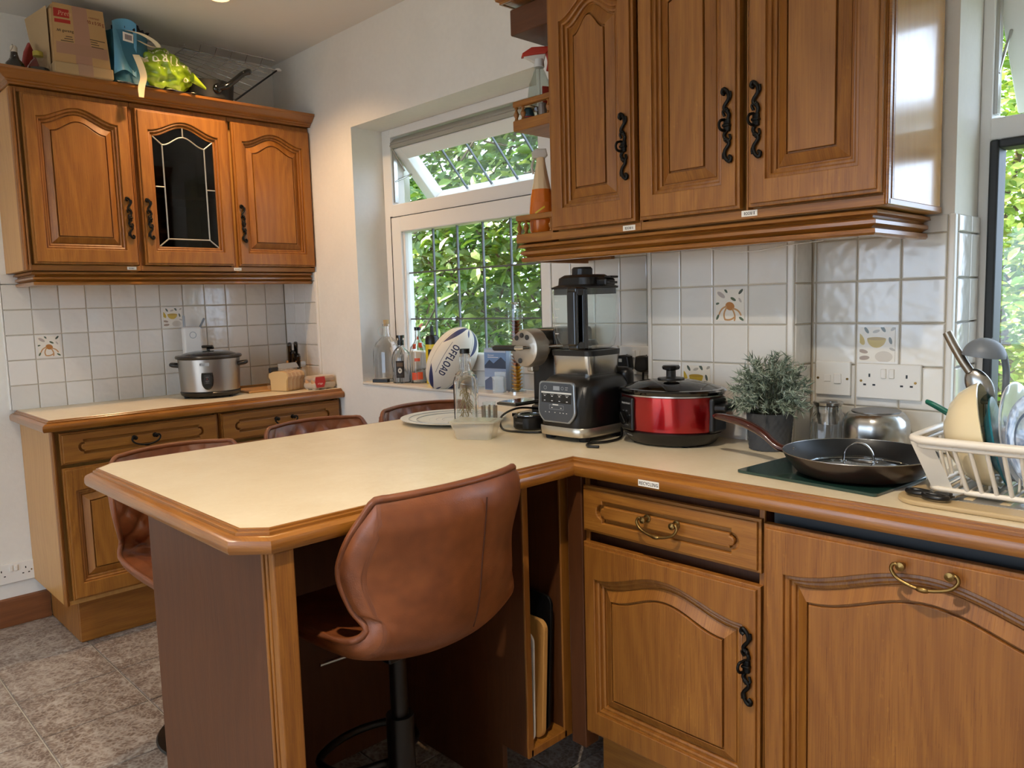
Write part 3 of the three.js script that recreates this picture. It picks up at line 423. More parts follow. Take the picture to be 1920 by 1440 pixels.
baseUnit('base_cabinet', 'oak sink base unit beside the dishwasher front', [3.755, 0, 0.004], 0, 0.6, [[0, 0.594, -1, 0.18, 0.61]], [], 0.506, gB, M.brown, LB);
tag(mesh('plinth', grain(bx(2.38, 4.06, 0.002, 0.168, 0.44, 0.46, 0.002), 'x'), M.oakX), 'oak plinth board under the long worktop units', 'plinth');
tag(mesh('corner_post', bx(2.336, 2.383, 0.13, 0.819, 0.478, 0.527, 0.003), M.brown), 'brown corner post between peninsula and drawer unit', 'post');
{ const t = thing('tray_slot_unit', 'narrow open upright slot holding chopping boards under the peninsula', 'cabinet', [1.82, 0, 0.5]);
  mesh('side_panel', [bx(0, 0.488, 0.13, 0.818, 0.142, 0.158, 0.001), bx(0, 0.4, 0.002, 0.131, 0.142, 0.158, 0.001)], M.brown, t); mesh('side_panel', bx(0, 0.488, 0.13, 0.818, 0.0, 0.016, 0.001), M.brown, t); mesh('bottom', bx(0, 0.488, 0.13, 0.146, 0.016, 0.142), M.oakX, t); mesh('back', bx(0, 0.01, 0.146, 0.818, 0.016, 0.142), M.brown, t);
  mesh('edge_strip', [bx(0.488, 0.494, 0.13, 0.818, 0.14, 0.159, 0.002), bx(0.488, 0.494, 0.13, 0.818, 0.0, 0.03, 0.002), bx(0.488, 0.494, 0.13, 0.15, 0.02, 0.15, 0.002)], M.oak2, t); }
{ const t = thing('peninsula_base', 'brown veneered end panel and back panel carrying the peninsula', 'panel', [1.78, 0, 1.288]);
  mesh('end_panel', bx(0, 0.57, 0.002, 0.818, 0, 0.022, 0.001), M.brown, t); mesh('back_panel', bx(0, 0.018, 0.002, 0.818, -0.625, 0, 0.001), M.brown, t);
  mesh('edge_trim', [bx(0.57, 0.578, 0.002, 0.818, -0.004, 0.026, 0.003), bx(0.558, 0.566, 0.002, 0.818, 0.018, 0.028, 0.003)], M.oak2, t, 'dark bead'); mesh('edge_trim', bx(0.578, 0.598, 0.002, 0.818, -0.016, 0.024, 0.004), M.oak2, t, 'oak edging strip'); }
// chopping boards standing in the slot
function boardStand(label, mat, z, w, h, x1, th, lean) { const s = rrect(w, h, 0.025, 0, h / 2), g = ext(s, th, 0.002, 2); const m = tag(mesh('chopping_board', g, mat), label, 'chopping board', 'boards in the slot'); m.position.set(x1 - w / 2, 0.1468, z); m.rotation.x = lean; return m; }
boardStand('pale wooden chopping board standing in the slot', wood(veneer, { roughness: 0.55, clearcoat: 0 }), 0.585, 0.22, 0.3, 2.302, 0.014, -0.06);
boardStand('black chopping board standing behind the wooden one', M.black, 0.555, 0.24, 0.35, 2.29, 0.009, -0.06);
boardStand('thin white chopping board edge beside the wooden one', M.white, 0.617, 0.22, 0.28, 2.298, 0.006, -0.02);
// paper labels
const sticker = (txt, w, h, pos, ry, label) => { const m = print(256, 64, (c) => { c.fillStyle = '#efe9dd'; c.fillRect(0, 0, 256, 64); c.fillStyle = '#2a2622'; c.font = 'bold 46px sans-serif'; c.textAlign = 'center'; c.textBaseline = 'middle'; c.fillText(txt, 128, 34, 240); }); const t = tag(mesh('paper_label', card(w, h), m), label, 'label', 'paper name labels'); t.position.set(...pos); t.rotation.y = ry; };
sticker('ROOM 6', 0.038, 0.013, [2.375, 1.404, 0.3185], 0, 'small white ROOM 6 label under the narrow right wall cabinet');
sticker('ROOM 8', 0.038, 0.013, [2.703, 1.407, 0.3185], 0, 'small white ROOM 8 label under the double right wall cabinet');
sticker('ROOM 1', 0.034, 0.012, [0.3065, 1.405, 0.813], PI / 2, 'small white label under the wall cabinet below the cardboard box'); sticker('ROOM 2', 0.034, 0.012, [0.3065, 1.405, 0.378], PI / 2, 'small white label under the wall cabinet below the wire rack');
sticker('RECYCLING', 0.054, 0.014, [2.603, 0.833, 0.5603], 0, 'small white RECYCLING label on the worktop edge');
// ---------- bar stools ----------
const stoolKeys = [ // v: y, z, half width, side raised, side brought forward
  [0.00, -0.034, 0.214, 0.165, 0, 0], [0.05, -0.004, 0.224, 0.18, 0.004, 0], [0.14, 0.004, 0.19, 0.196, 0.016, 0], [0.30, 0, 0.09, 0.206, 0.036, 0], [0.45, -0.004, -0.03, 0.206, 0.045, 0], [0.56, 0.002, -0.125, 0.2, 0.048, 0.006],
  [0.64, 0.032, -0.18, 0.184, 0.04, 0.03], [0.72, 0.086, -0.2, 0.192, 0.015, 0.075], [0.83, 0.175, -0.212, 0.207, 0, 0.105], [0.92, 0.246, -0.224, 0.203, 0, 0.085], [1.0, 0.322, -0.236, 0.178, -0.006, 0.05]];
function stoolAt(v, k) { const K = stoolKeys; let i = 0; while (i < K.length - 2 && v > K[i + 1][0]) i++; const p = [K[Math.max(i - 1, 0)], K[i], K[i + 1], K[Math.min(i + 2, K.length - 1)]], t = (v - p[1][0]) / (p[2][0] - p[1][0]);
  const m1 = (p[2][k] - p[0][k]) / Math.max(p[2][0] - p[0][0], 1e-3) * (p[2][0] - p[1][0]), m2 = (p[3][k] - p[1][k]) / Math.max(p[3][0] - p[1][0], 1e-3) * (p[2][0] - p[1][0]); return (2 * t ** 3 - 3 * t * t + 1) * p[1][k] + (t ** 3 - 2 * t * t + t) * m1 + (-2 * t ** 3 + 3 * t * t) * p[2][k] + (t ** 3 - t * t) * m2; }
const stoolS = (u, v) => { const a = 2 * u - 1, e = Math.abs(a) ** 2.2; return [a * stoolAt(v, 3), stoolAt(v, 1) + stoolAt(v, 4) * e, stoolAt(v, 2) + stoolAt(v, 5) * e]; };
const stoolGeo = (() => {
  const nu = 56, nv = 76, base = grid(stoolS, nu, nv), P = base.attributes.position, N = base.attributes.normal, s = N.getY(Math.floor(nv * 0.35) * (nu + 1) + nu / 2) > 0 ? 1 : -1;
  const pt = (i, j) => { const k = j * (nu + 1) + i; return [V(P.getX(k), P.getY(k), P.getZ(k)), V(N.getX(k), N.getY(k), N.getZ(k)).multiplyScalar(s)]; };
  const edge = (i, j) => Math.min(1, Math.min(i, nu - i) / 4, Math.min(j, nv - j) / 4);
  const inner = grid((u, v) => { const i = Math.round(u * nu), j = Math.round(v * nv), [p, n] = pt(i, j); let d = 0.004 * edge(i, j);
    if (v > 0.6) { const X = p.x, Y = (v - 0.6) * 0.86, c = Math.abs(Math.sin(PI * (X * 1.15 + Y) / 0.098)) * Math.abs(Math.sin(PI * (X * 1.15 - Y) / 0.098)); d += 0.016 * Math.sqrt(c) * edge(i, j) - 0.002; } else if (v < 0.56) d += 0.012 * edge(i, j) * Math.min(1, (0.56 - v) * 12);
    return p.addScaledVector(n, d).toArray(); }, nu, nv);
  const outer = grid((u, v) => { const i = Math.round(u * nu), j = Math.round(v * nv), [p, n] = pt(i, j); return p.addScaledVector(n, -0.006 - 0.026 * Math.sqrt(edge(i, j))).toArray(); }, nu, nv);
  const rimPts = []; for (let i = 0; i <= nu; i++) rimPts.push(pt(i, 0)); for (let j = 1; j <= nv; j++) rimPts.push(pt(nu, j)); for (let i = nu - 1; i >= 0; i--) rimPts.push(pt(i, nv)); for (let j = nv - 1; j > 0; j--) rimPts.push(pt(0, j));
  const rim = new THREE.TubeGeometry(new THREE.CatmullRomCurve3(rimPts.filter((q, k) => k % 3 === 0).map(([p, n]) => p.clone().addScaledVector(n, -0.003)), true), 180, 0.0075, 8, true);
  const seamPts = []; for (let j = Math.floor(nv * 0.66); j < nv; j += 3) { const [p, n] = pt(Math.round(nu * 0.44), j); seamPts.push(p.addScaledVector(n, -0.0325)); }
  const seam = new THREE.TubeGeometry(new THREE.CatmullRomCurve3(seamPts), 40, 0.0016, 5);
  return { inner, outer, rim, seam };
})();
M.leatherDark = phy(0x4a2410, { roughness: 0.5 });
function makeStool(label, x, z, seatY, ry) {
  const t = thing('bar_stool', label, 'stool', [x, 0, z], ry, 'brown leather bar stools round the peninsula');
  const shell = mesh('seat_shell', stoolGeo.outer.clone().translate(0, seatY, 0), M.leather, t); mesh('piping', stoolGeo.rim.clone().translate(0, seatY, 0), M.leather, shell); mesh('seam', stoolGeo.seam.clone().translate(0, seatY, 0), M.leatherDark, shell);
  mesh('quilted_lining', stoolGeo.inner.clone().translate(0, seatY, 0), M.leather, t, 'diamond quilted leather inside of the back');
  mesh('seat_plate', bx(-0.09, 0.09, seatY - 0.05, seatY - 0.036, -0.09, 0.09, 0.004), M.black, t); mesh('gas_lift', [cy(0.03, 0.03, 0.01, seatY * 0.62, 0, 0, 24), cy(0.019, 0.019, seatY * 0.6, seatY - 0.045, 0, 0, 20)], M.black, t);
  mesh('base_plate', lathe([[0, 0.022], [0.03, 0.022], [0.1, 0.014], [0.172, 0.008], [0.176, 0.004], [0.174, 0.0005], [0, 0.0005]], 40), M.black, t);
  mesh('footrest', [tube([[-0.012, 0.24, 0.03], [-0.1, 0.24, 0.07], [-0.11, 0.24, 0.15], [0, 0.24, 0.19], [0.11, 0.24, 0.15], [0.1, 0.24, 0.07], [0.012, 0.24, 0.03]], 0.009, 40, 8)], M.black, t);
  mesh('lever', rod([0.02, seatY - 0.05, 0], [0.17, seatY - 0.055, 0.03], 0.004), M.steel, t); return t;
}
makeStool('brown leather bar stool with smooth back turned to the open side of the peninsula', 2.255, 0.985, 0.575, -PI / 2 + 0.06);
makeStool('quilted brown leather bar stool near the free end of the peninsula', 1.38, 1.02, 0.5, PI / 2 + 0.02);
makeStool('quilted brown leather bar stool in the middle of the row behind the peninsula', 1.34, 0.53, 0.512, PI / 2 - 0.03);
makeStool('quilted brown leather bar stool nearest the window sill', 1.57, 0.222, 0.553, PI / 2);
// ---------- on top of the left wall cabinets ----------
const TA = 2.0975;
{ const t = thing('cardboard_box', 'tall tan cardboard box with red and black print on top of the cabinet', 'box', [0.26, TA, 0.946], PI / 2 - 0.03);
  const cb = std(0xa9855a, { roughness: 0.9 }), bulge = (u, v) => { const y = v * 0.236, x = (u - 0.5) * 0.19 * (1 - 0.12 * v); return [x, 0.012 + y, 0.118 + 0.008 * Math.sin(PI * u) * Math.sin(PI * v) - 0.012 * v]; };
  mesh('body', [bx(-0.092, 0.09, 0.012, 0.235, -0.13, 0.098, 0.01), bx(-0.086, 0.08, 0.22, 0.25, -0.12, 0.092, 0.008)], cb, t);
  mesh('printed_front', grid(bulge, 16, 16), print(512, 640, (c, w, h) => {
    c.fillStyle = '#b08c5e'; c.fillRect(0, 0, w, h); c.fillStyle = '#a47c66'; c.fillRect(190, 0, 150, h); c.fillStyle = '#a07a62'; c.fillRect(20, 370, 480, 110); c.fillStyle = '#a32a22'; c.fillRect(8, 50, 150, 84); c.fillRect(14, 152, 150, 36); c.fillStyle = '#c99a78'; c.font = 'italic 56px serif'; c.fillText('Prets', 44, 112);
    c.fillStyle = '#6d2f1c'; c.font = 'bold 24px sans-serif'; c.fillText('CONTENT', 352, 96); c.font = 'bold 46px sans-serif'; c.fillText('10 x 0 50 g', 330, 148, 172); c.fillStyle = '#1e1a16'; c.font = 'bold 32px sans-serif'; c.fillText('.Mi goreng', 24, 272); c.fillStyle = '#4a3a2a'; [[110, 310, 60], [96, 332, 80], [64, 354, 116], [338, 300, 150], [342, 322, 70], [344, 344, 80], [346, 368, 120]].forEach((q) => c.fillRect(q[0], q[1], q[2], 8));
  }, { roughness: 0.9 }), t, 'printed front with clear tape');
  mesh('bottom_flap', bx(-0.097, 0.1, 0.0, 0.04, -0.12, 0.126, 0.006), std(0xa88d66, { roughness: 0.9 }), t); mesh('tape', bx(-0.02, 0.03, 0.001, 0.0405, -0.1, 0.1268, 0.001), phy(0x9c7c66, { roughness: 0.4 }), t);
  mesh('torn_flap', grid((u, v) => [-0.098 - 0.03 * v * (1 - u), 0.02 + 0.22 * v, -0.12 + 0.2 * u], 6, 6), std(0xb39871, { roughness: 0.9, side: THREE.DoubleSide }), t); }
{ const t = thing('swing_top_bottle', 'dark swing-top bottle with white stopper at the cabinet end', 'bottle', [0.27, TA, 1.145]); mesh('bottle_body', lathe([[0, 0], [0.032, 0], [0.034, 0.02], [0.03, 0.034], [0.016, 0.05], [0.012, 0.066], [0.011, 0.074]], 28), phy(0x14100e, { roughness: 0.15, clearcoat: 0.5 }), t); mesh('stopper', lathe([[0, 0.074], [0.011, 0.074], [0.012, 0.09], [0.009, 0.096], [0, 0.097]], 20), phy(0xcabfae, { roughness: 0.4 }), t); mesh('wire_bail', [tube([[-0.014, 0.062, 0], [-0.018, 0.075, 0.006], [-0.012, 0.098, 0.004], [0.004, 0.1, 0.004], [0.016, 0.088, 0.006], [0.02, 0.07, 0.016]], 0.0013, 24, 5), tube([[-0.015, 0.06, 0.0], [0, 0.05, 0.017], [0.015, 0.06, 0]], 0.0013, 12, 5)], M.steel, t); }
{ const t = thing('glass_flask', 'clear glass flask of dark liquid with yellow cap beside the cardboard box', 'bottle', [0.29, TA, 1.074]); mesh('flask', lathe([[0, 0.001], [0.036, 0.001], [0.039, 0.012], [0.036, 0.03], [0.024, 0.05], [0.016, 0.058], [0.015, 0.07]], 28), M.glass, t); mesh('liquid', lathe([[0, 0.003], [0.034, 0.003], [0.0365, 0.012], [0.0345, 0.024], [0, 0.024]], 28), phy(0x120c08, { roughness: 0.1 }), t); mesh('cap', lathe([[0, 0.086], [0.014, 0.086], [0.017, 0.083], [0.017, 0.068], [0.0, 0.068]], 20), phy(0xa89a3c, { roughness: 0.5 }), t); }
tag(mesh('red_packet', ext(shp([[-0.03, 0], [0.035, 0], [0.03, 0.06], [0.012, 0.11], [0.0, 0.135], [-0.018, 0.1], [-0.03, 0.05]]), 0.02, 0.006, 2).rotateY(PI / 2 + 0.3).translate(0.2, TA, 1.085), phy(0x8c2622, { roughness: 0.4 })), 'red packet standing behind the yellow capped flask', 'packet');
{ const t = thing('shopping_bag', 'light blue shopping bag with barcode label and cream straps on the cabinet', 'bag', [0.27, TA, 0.765], PI / 2);
  const f = (u, v) => { const y = 0.03 + 0.2 * v + 0.02 * Math.sin(u * 3); return [-0.078 + 0.085 * u + 0.012 * v, y, 0.1 + 0.012 * Math.sin(5 * u + 3 * v) - 0.02 * v]; };
  const blue = phy(0x5f9fc0, { roughness: 0.45, side: THREE.DoubleSide });
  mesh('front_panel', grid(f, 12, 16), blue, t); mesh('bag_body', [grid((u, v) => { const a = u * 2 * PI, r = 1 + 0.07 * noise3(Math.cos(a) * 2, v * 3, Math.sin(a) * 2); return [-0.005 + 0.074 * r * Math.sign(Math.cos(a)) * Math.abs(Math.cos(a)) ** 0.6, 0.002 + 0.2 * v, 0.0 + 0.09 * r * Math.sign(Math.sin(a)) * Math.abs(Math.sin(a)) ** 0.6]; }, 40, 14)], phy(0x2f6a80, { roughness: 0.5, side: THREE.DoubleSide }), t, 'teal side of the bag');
  mesh('crumpled_rim', grid((u, v) => { const a = u * 2 * PI, n = noise3(Math.cos(a) * 3, v * 2, Math.sin(a) * 3); return [0.01 + (0.07 - 0.05 * v) * Math.cos(a) * (1 + 0.25 * n), 0.195 + 0.06 * v + 0.02 * n, 0.0 + (0.09 - 0.06 * v) * Math.sin(a) * (1 + 0.25 * n)]; }, 40, 8), phy(0x131c2c, { roughness: 0.4, side: THREE.DoubleSide }), t, 'navy crumpled contents');
  const lab = mesh('barcode_label', card(0.038, 0.034), print(128, 112, (c) => { c.fillStyle = '#e6e2da'; c.fillRect(0, 0, 128, 112); for (let k = 0; k < 22; k++) { c.fillStyle = k % 5 === 1 ? '#8c3a40' : '#4a4a52'; c.fillRect(24 + k * 4, 22, 2 + (k * 7 % 3), 66); } }), t); lab.position.set(-0.022, 0.17, 0.112); lab.rotation.set(-0.1, 0.05, -0.08);
  const cr = std(0xe2d2ac, { roughness: 0.85, side: THREE.DoubleSide }), ribbon = (pts, w) => { const c = curve(pts), n = 40; return grid((u, v) => { const p = c.getPoint(v), a = 0.6 * Math.sin(v * 4); return [p.x + (u - 0.5) * w * Math.cos(a), p.y + (u - 0.5) * w * 0.12, p.z + (u - 0.5) * w * Math.sin(a)]; }, 2, n); };
  mesh('strap', ribbon([[0.0, 0.11, 0.118], [0.012, 0.075, 0.122], [0.02, 0.03, 0.124], [0.008, -0.012, 0.128], [0.006, -0.048, 0.126]], 0.025), cr, t); mesh('strap', ribbon([[-0.02, 0.2, 0.1], [0.03, 0.19, 0.118], [0.075, 0.165, 0.126], [0.084, 0.152, 0.124], [0.06, 0.152, 0.115], [0.02, 0.17, 0.1]], 0.018), cr, t); mesh('strap', ribbon([[0.0, 0.11, 0.11], [0.03, 0.1, 0.11], [0.045, 0.09, 0.1]], 0.016), cr, t); }
{ const t = thing('carrier_bag', 'green plastic carrier bag lying upside down with white lettering', 'bag', [0.275, TA + 0.008, 0.652], PI / 2); t.scale.setScalar(1.16);
  const gm = phy(0xffffff, { roughness: 0.3, clearcoat: 0.3, side: THREE.DoubleSide, map: canvasTex(1024, 512, (c) => { c.fillStyle = '#7f9f20'; c.fillRect(0, 0, 1024, 512); c.fillStyle = '#8fae28'; for (let k = 0; k < 40; k++) c.fillRect((k * 131) % 1024, (k * 67) % 512, 14, 90); c.save(); c.translate(700, 256); c.rotate(PI / 2); c.textAlign = 'center'; c.fillStyle = '#f4f4e0'; c.font = 'bold 74px sans-serif'; c.fillText('W A I T R O S E', -10, 20, 420); c.font = 'bold 44px sans-serif'; c.fillText('& PARTNERS', 40, 96, 260); c.font = 'bold 60px sans-serif'; c.fillText('O', -150, -110); c.restore(); }) });
  mesh('bag_body', grid((u, v) => { const a = (u - 0.5) * 2 * PI, e = Math.sin(PI * clamp(v, 0.02, 0.98)) ** 0.45, n = noise3(Math.cos(a) * 2.2, v * 5, Math.sin(a) * 2.2) * 0.13 + 0.05 * noise3(Math.cos(a) * 7, v * 9, Math.sin(a) * 7); const r = e * (1 + n), X = -0.115 + 0.235 * v; return [X, 0.062 + (0.062 + 0.022 * Math.sin(2.4 * v + 0.4)) * r * -Math.cos(a) * -1 * 0.94, 0.118 * r * Math.sin(a) * 0.9]; }, 64, 48), gm, t);
  mesh('knotted_corner', grid((u, v) => { const a = u * 2 * PI; return [0.09 + 0.045 * v, 0.02 + 0.03 * (1 - v) + 0.012 * Math.cos(a) * (1.4 - v), 0.085 + 0.012 * Math.sin(a) * (1.4 - v)]; }, 14, 6), phy(0x9ab428, { roughness: 0.3, side: THREE.DoubleSide }), t); }
tag(mesh('white_plastic_bag', grid((u, v) => [0.16 + 0.225 * v + 0.006 * Math.sin(u * 20), TA + 0.001 + 0.014 * (0.5 + 0.5 * noise3(u * 6, v * 4, 2)) * Math.min(1, (1 - v) * 6 + 0.15), 0.83 - 0.29 * u], 40, 14), print(256, 128, (c) => { c.fillStyle = '#e9e4dc'; c.fillRect(0, 0, 256, 128); c.fillStyle = '#8c3136'; for (const [x, y] of [[40, 30], [120, 90], [180, 30], [220, 100], [80, 104]]) { c.beginPath(); c.ellipse(x, y, 12, 6, 0.3, 0, 7); c.fill(); } }, { side: THREE.DoubleSide, roughness: 0.4 })), 'flattened white plastic bag with dark spots under the green bag', 'bag');
{ const t = thing('frying_pan', 'small black pan with raised handle on top of the cabinet', 'pan', [0.262, TA, 0.436], PI / 2);
  mesh('pan_body', lathe([[0, 0.001], [0.088, 0.001], [0.096, 0.008], [0.103, 0.078], [0.1, 0.08], [0.093, 0.011], [0, 0.006]], 48), std(0x1b1d1e, { roughness: 0.55 }), t); mesh('handle', [tube([[0.0, 0.045, 0.1], [0.03, 0.056, 0.116], [0.065, 0.085, 0.122], [0.1, 0.115, 0.124], [0.122, 0.127, 0.125]], 0.012, 24, 10), ball(0.0125, 0.124, 0.127, 0.125), ball(0.02, -0.004, 0.044, 0.1, 1, 1, 0.6)], M.blackGloss, t); mesh('rivet', ball(0.003, 0.096, 0.118, 0.134), M.steel, t); }
{ const t = thing('wire_rack', 'thin chrome wire rack leaning against the wall above the cabinet', 'rack', [0.0, TA, 0.0]), c = [];
  const A = V(0.05, 0.276, 0.444), B = V(0.2, 0.216, 0.092), C = V(0.34, 0.014, 0.355), D = V(0.12, 0.18, 0.56), n = V(0.06, 0.045, 0.0), L = (p, q, t) => p.clone().lerp(q, t).toArray(), wr = (p, q, r = 0.0016) => rod(p, q, r, 5);
  mesh('rim', [wr(A.toArray(), B.toArray(), 0.0022), wr(A.toArray(), D.toArray(), 0.0022), wr(D.toArray(), C.toArray(), 0.0022)], M.chrome, t); mesh('coated_edge', rod(B.clone().add(V(0.0, 0.0, -0.012)).toArray(), C.toArray(), 0.004, 6), M.black, t); mesh('end_cap', ball(0.009, B.x, B.y + 0.002, B.z - 0.018, 1.0, 0.9, 1.7), M.white, t);
  for (let k = 1; k < 6; k++) mesh('wire', wr(L(A, B, k / 6), L(D, C, k / 6)), M.chrome, t); for (let k = 1; k < 7; k++) mesh('wire', wr(L(A, D, k / 7), L(B, C, k / 7)), M.chrome, t);
  const up = (p) => V(...p).add(V(0.0, -0.0, 0)).add(V(0.03, 0.03, 0)).toArray(); mesh('rim', [wr(up(L(A, B, 0.0)), up(L(A, B, 0.97)), 0.0018), wr(up(L(A, D, 0.35)), up(L(B, C, 0.35)), 0.0018)], M.chrome, t); for (let k = 0; k < 6; k++) mesh('wire', wr(L(A, B, k / 6), up(L(A, B, k / 6))), M.chrome, t); }
// ---------- inside the glazed cabinet ----------
const mugM = phy(0xc8b34a, { roughness: 0.3 }), mugProto = (() => { const g = new THREE.Group(); mesh('cup_body', lathe([[0, 0.001], [0.026, 0.001], [0.033, 0.012], [0.036, 0.06], [0.033, 0.06], [0.03, 0.012], [0, 0.006]], 24), mugM, g); mesh('cup_handle', tube([[0.034, 0.05, 0], [0.054, 0.048, 0], [0.055, 0.024, 0], [0.034, 0.016, 0]], 0.004, 16, 6), mugM, g); return g; })();
[[0.2, 0.66, 2.2], [0.22, 0.575, 0.4], [0.2, 0.49, 1.4]].forEach(([x, z, r]) => { const m = mugProto.clone(); m.name = numbered('yellow_mug'); m.position.set(x, Y0 + 0.0165, z); m.rotation.y = r; scene.add(m); tag(m, 'yellow mug on the bottom of the glazed wall cabinet', 'mug', 'yellow mugs behind the leaded glass'); });
[[0.14, 0.68], [0.16, 0.58], [0.14, 0.5]].forEach(([x, z]) => { const g = tag(mesh('wine_glass', lathe([[0, 0.001], [0.03, 0.001], [0.03, 0.003], [0.004, 0.006], [0.004, 0.06], [0.02, 0.075], [0.032, 0.1], [0.03, 0.15], [0.029, 0.15], [0.031, 0.1], [0.018, 0.078], [0, 0.07]], 24), M.glass), 'wine glass on the shelf of the glazed wall cabinet', 'glass', 'glasses behind the leaded glass'); g.position.set(x, Y0 + 0.3145, z); });
// ---------- on the left worktop ----------
{ const t = thing('rice_cooker', 'brushed steel rice cooker with glass lid on the left worktop', 'rice cooker', [0.232, TOP, 0.5], 1.02);
  const br = std(0xa9a6a1, { roughness: 0.32, metalness: 1 });
  mesh('base', lathe([[0, 0.008], [0.115, 0.008], [0.12, 0.012], [0.124, 0.024], [0.12, 0.028], [0, 0.028]], 48), M.black, t); for (const [x, z] of [[0.09, 0.06], [-0.09, 0.06], [0.08, -0.07], [-0.08, -0.07]]) mesh('foot', cy(0.009, 0.011, 0, 0.01, x, z, 12), M.rubber, t);
  mesh('steel_body', lathe([[0.117, 0.026], [0.121, 0.03], [0.124, 0.1], [0.127, 0.165], [0.12, 0.168]], 64), br, t); mesh('rim', lathe([[0.118, 0.164], [0.134, 0.168], [0.137, 0.174], [0.134, 0.18], [0.12, 0.181]], 56), std(0x3a3836, { roughness: 0.3, metalness: 0.6 }), t);
  const lid = mesh('glass_lid', lathe([[0.122, 0.18], [0.09, 0.193], [0.05, 0.199], [0, 0.2]], 48), phy(0xaeb4b2, { transmission: 1, thickness: 0, roughness: 0.04 }), t); mesh('lid_knob', [cy(0.006, 0.008, 0.199, 0.212), bx(-0.026, 0.022, 0.21, 0.222, -0.012, 0.012, 0.005), bx(-0.005, 0.024, 0.204, 0.216, -0.007, 0.007, 0.004)], M.blackGloss, lid);
  for (const s of [-1, 1]) mesh('handle', [tube([[0.118 * s, 0.138, 0.026], [0.148 * s, 0.142, 0.022], [0.153 * s, 0.144, 0], [0.148 * s, 0.142, -0.022], [0.118 * s, 0.138, -0.026]], 0.009, 20, 8)], M.black, t);
  const sh = new THREE.Shape(); sh.moveTo(-0.022, 0.026); sh.lineTo(0.022, 0.026); sh.quadraticCurveTo(0.027, 0.0, 0.022, -0.026); sh.quadraticCurveTo(0.015, -0.046, 0, -0.047); sh.quadraticCurveTo(-0.015, -0.046, -0.022, -0.026); sh.quadraticCurveTo(-0.027, 0, -0.022, 0.026);
  const p = mesh('control_panel', ext(sh, 0.014, 0.004, 2), M.blackGloss, t); p.position.set(0.008, 0.085, 0.1145); mesh('panel_print', card(0.026, 0.04, 0, -0.002, 0.014), print(96, 144, (c) => { c.fillStyle = '#0b0b0c'; c.fillRect(0, 0, 96, 144); c.fillStyle = '#a8a8a8'; c.font = '15px sans-serif'; c.fillText('WARM', 26, 44); c.fillText('COOK', 26, 128); c.fillStyle = '#c0392b'; c.fillRect(40, 62, 14, 8); c.fillStyle = '#888'; c.fillRect(22, 94, 52, 6); }), p);
  const lg = mesh('brand_print', card(0.038, 0.014, 0, 0, 0), print(192, 72, (c) => { c.fillStyle = '#a3a09b'; c.fillRect(0, 0, 192, 72); c.fillStyle = '#33383e'; c.fillRect(4, 18, 16, 36); c.font = '26px sans-serif'; c.fillText('Russell', 28, 34); c.fillText('Hobbs', 28, 62); }, { metalness: 0.9, roughness: 0.35 }), t); lg.position.set(0.0, 0.146, 0.1258); }
{ const t = thing('wifi_router', 'white upright router with two aerials behind the rice cooker', 'router', [0.058, TOP, 0.498], PI / 2 - 0.05); mesh('body', bx(-0.041, 0.041, 0.002, 0.302, -0.018, 0.018, 0.012), M.white, t); mesh('foot', bx(-0.045, 0.045, 0, 0.012, -0.03, 0.03, 0.004), M.white, t); mesh('logo_ring', new THREE.TorusGeometry(0.014, 0.0012, 6, 32).translate(0.0, 0.264, 0.0185), std(0xa9adb2), t);
  mesh('aerial', bx(-0.03, -0.02, 0.29, 0.352, -0.016, -0.008, 0.003), std(0xaab0b6), t); const a = mesh('aerial', bx(-0.004, 0.005, 0, 0.06, -0.004, 0.004, 0.003), std(0x8f969c), t); a.position.set(0.036, 0.285, -0.01); a.rotation.z = -0.5; }
{ const t = thing('knife_block', 'angled wooden knife block with black handled knives in the corner', 'knife block', [0.19, TOP, 0.075], 1.1); const bl = wood(oakTex([196, 140, 74], [150, 96, 44], 77), { roughness: 0.45 });
  const b = mesh('block', ext(shp([[-0.045, 0], [0.06, 0], [0.06, 0.03], [0.018, 0.125], [-0.038, 0.1]]), 0.07, 0.003, 2).rotateY(-PI / 2).translate(0.035, 0, 0.0), bl, t);
  for (const [x, y, z, l] of [[-0.016, 0.118, 0.012, 0.105], [0.012, 0.12, 0.0, 0.105], [0.02, 0.07, 0.036, 0.1], [-0.002, 0.1, 0.03, 0.085]]) { const k = mesh('knife_handle', [bx(-0.0095, 0.0095, 0, l, -0.013, 0.013, 0.007), bx(-0.01, 0.01, l - 0.024, l + 0.004, -0.017, 0.014, 0.008)], M.blackGloss, t); k.position.set(x, y - 0.01, z); k.rotation.x = 0.42; } }
{ const t = thing('kitchen_knife', 'large kitchen knife with grey blade lying across the knife block foot', 'knife', [0.285, TOP + 0.094, 0.2], 0.25); mesh('blade', ext(shp([[-0.002, 0], [0.002, 0], [0.001, 0.026], [-0.001, 0.026]]), 0.17, 0.0003, 1).translate(0, 0, -0.16), M.steel, t); mesh('knife_handle', bx(-0.007, 0.007, -0.012, 0.012, 0.01, 0.06, 0.005), M.black, t); }
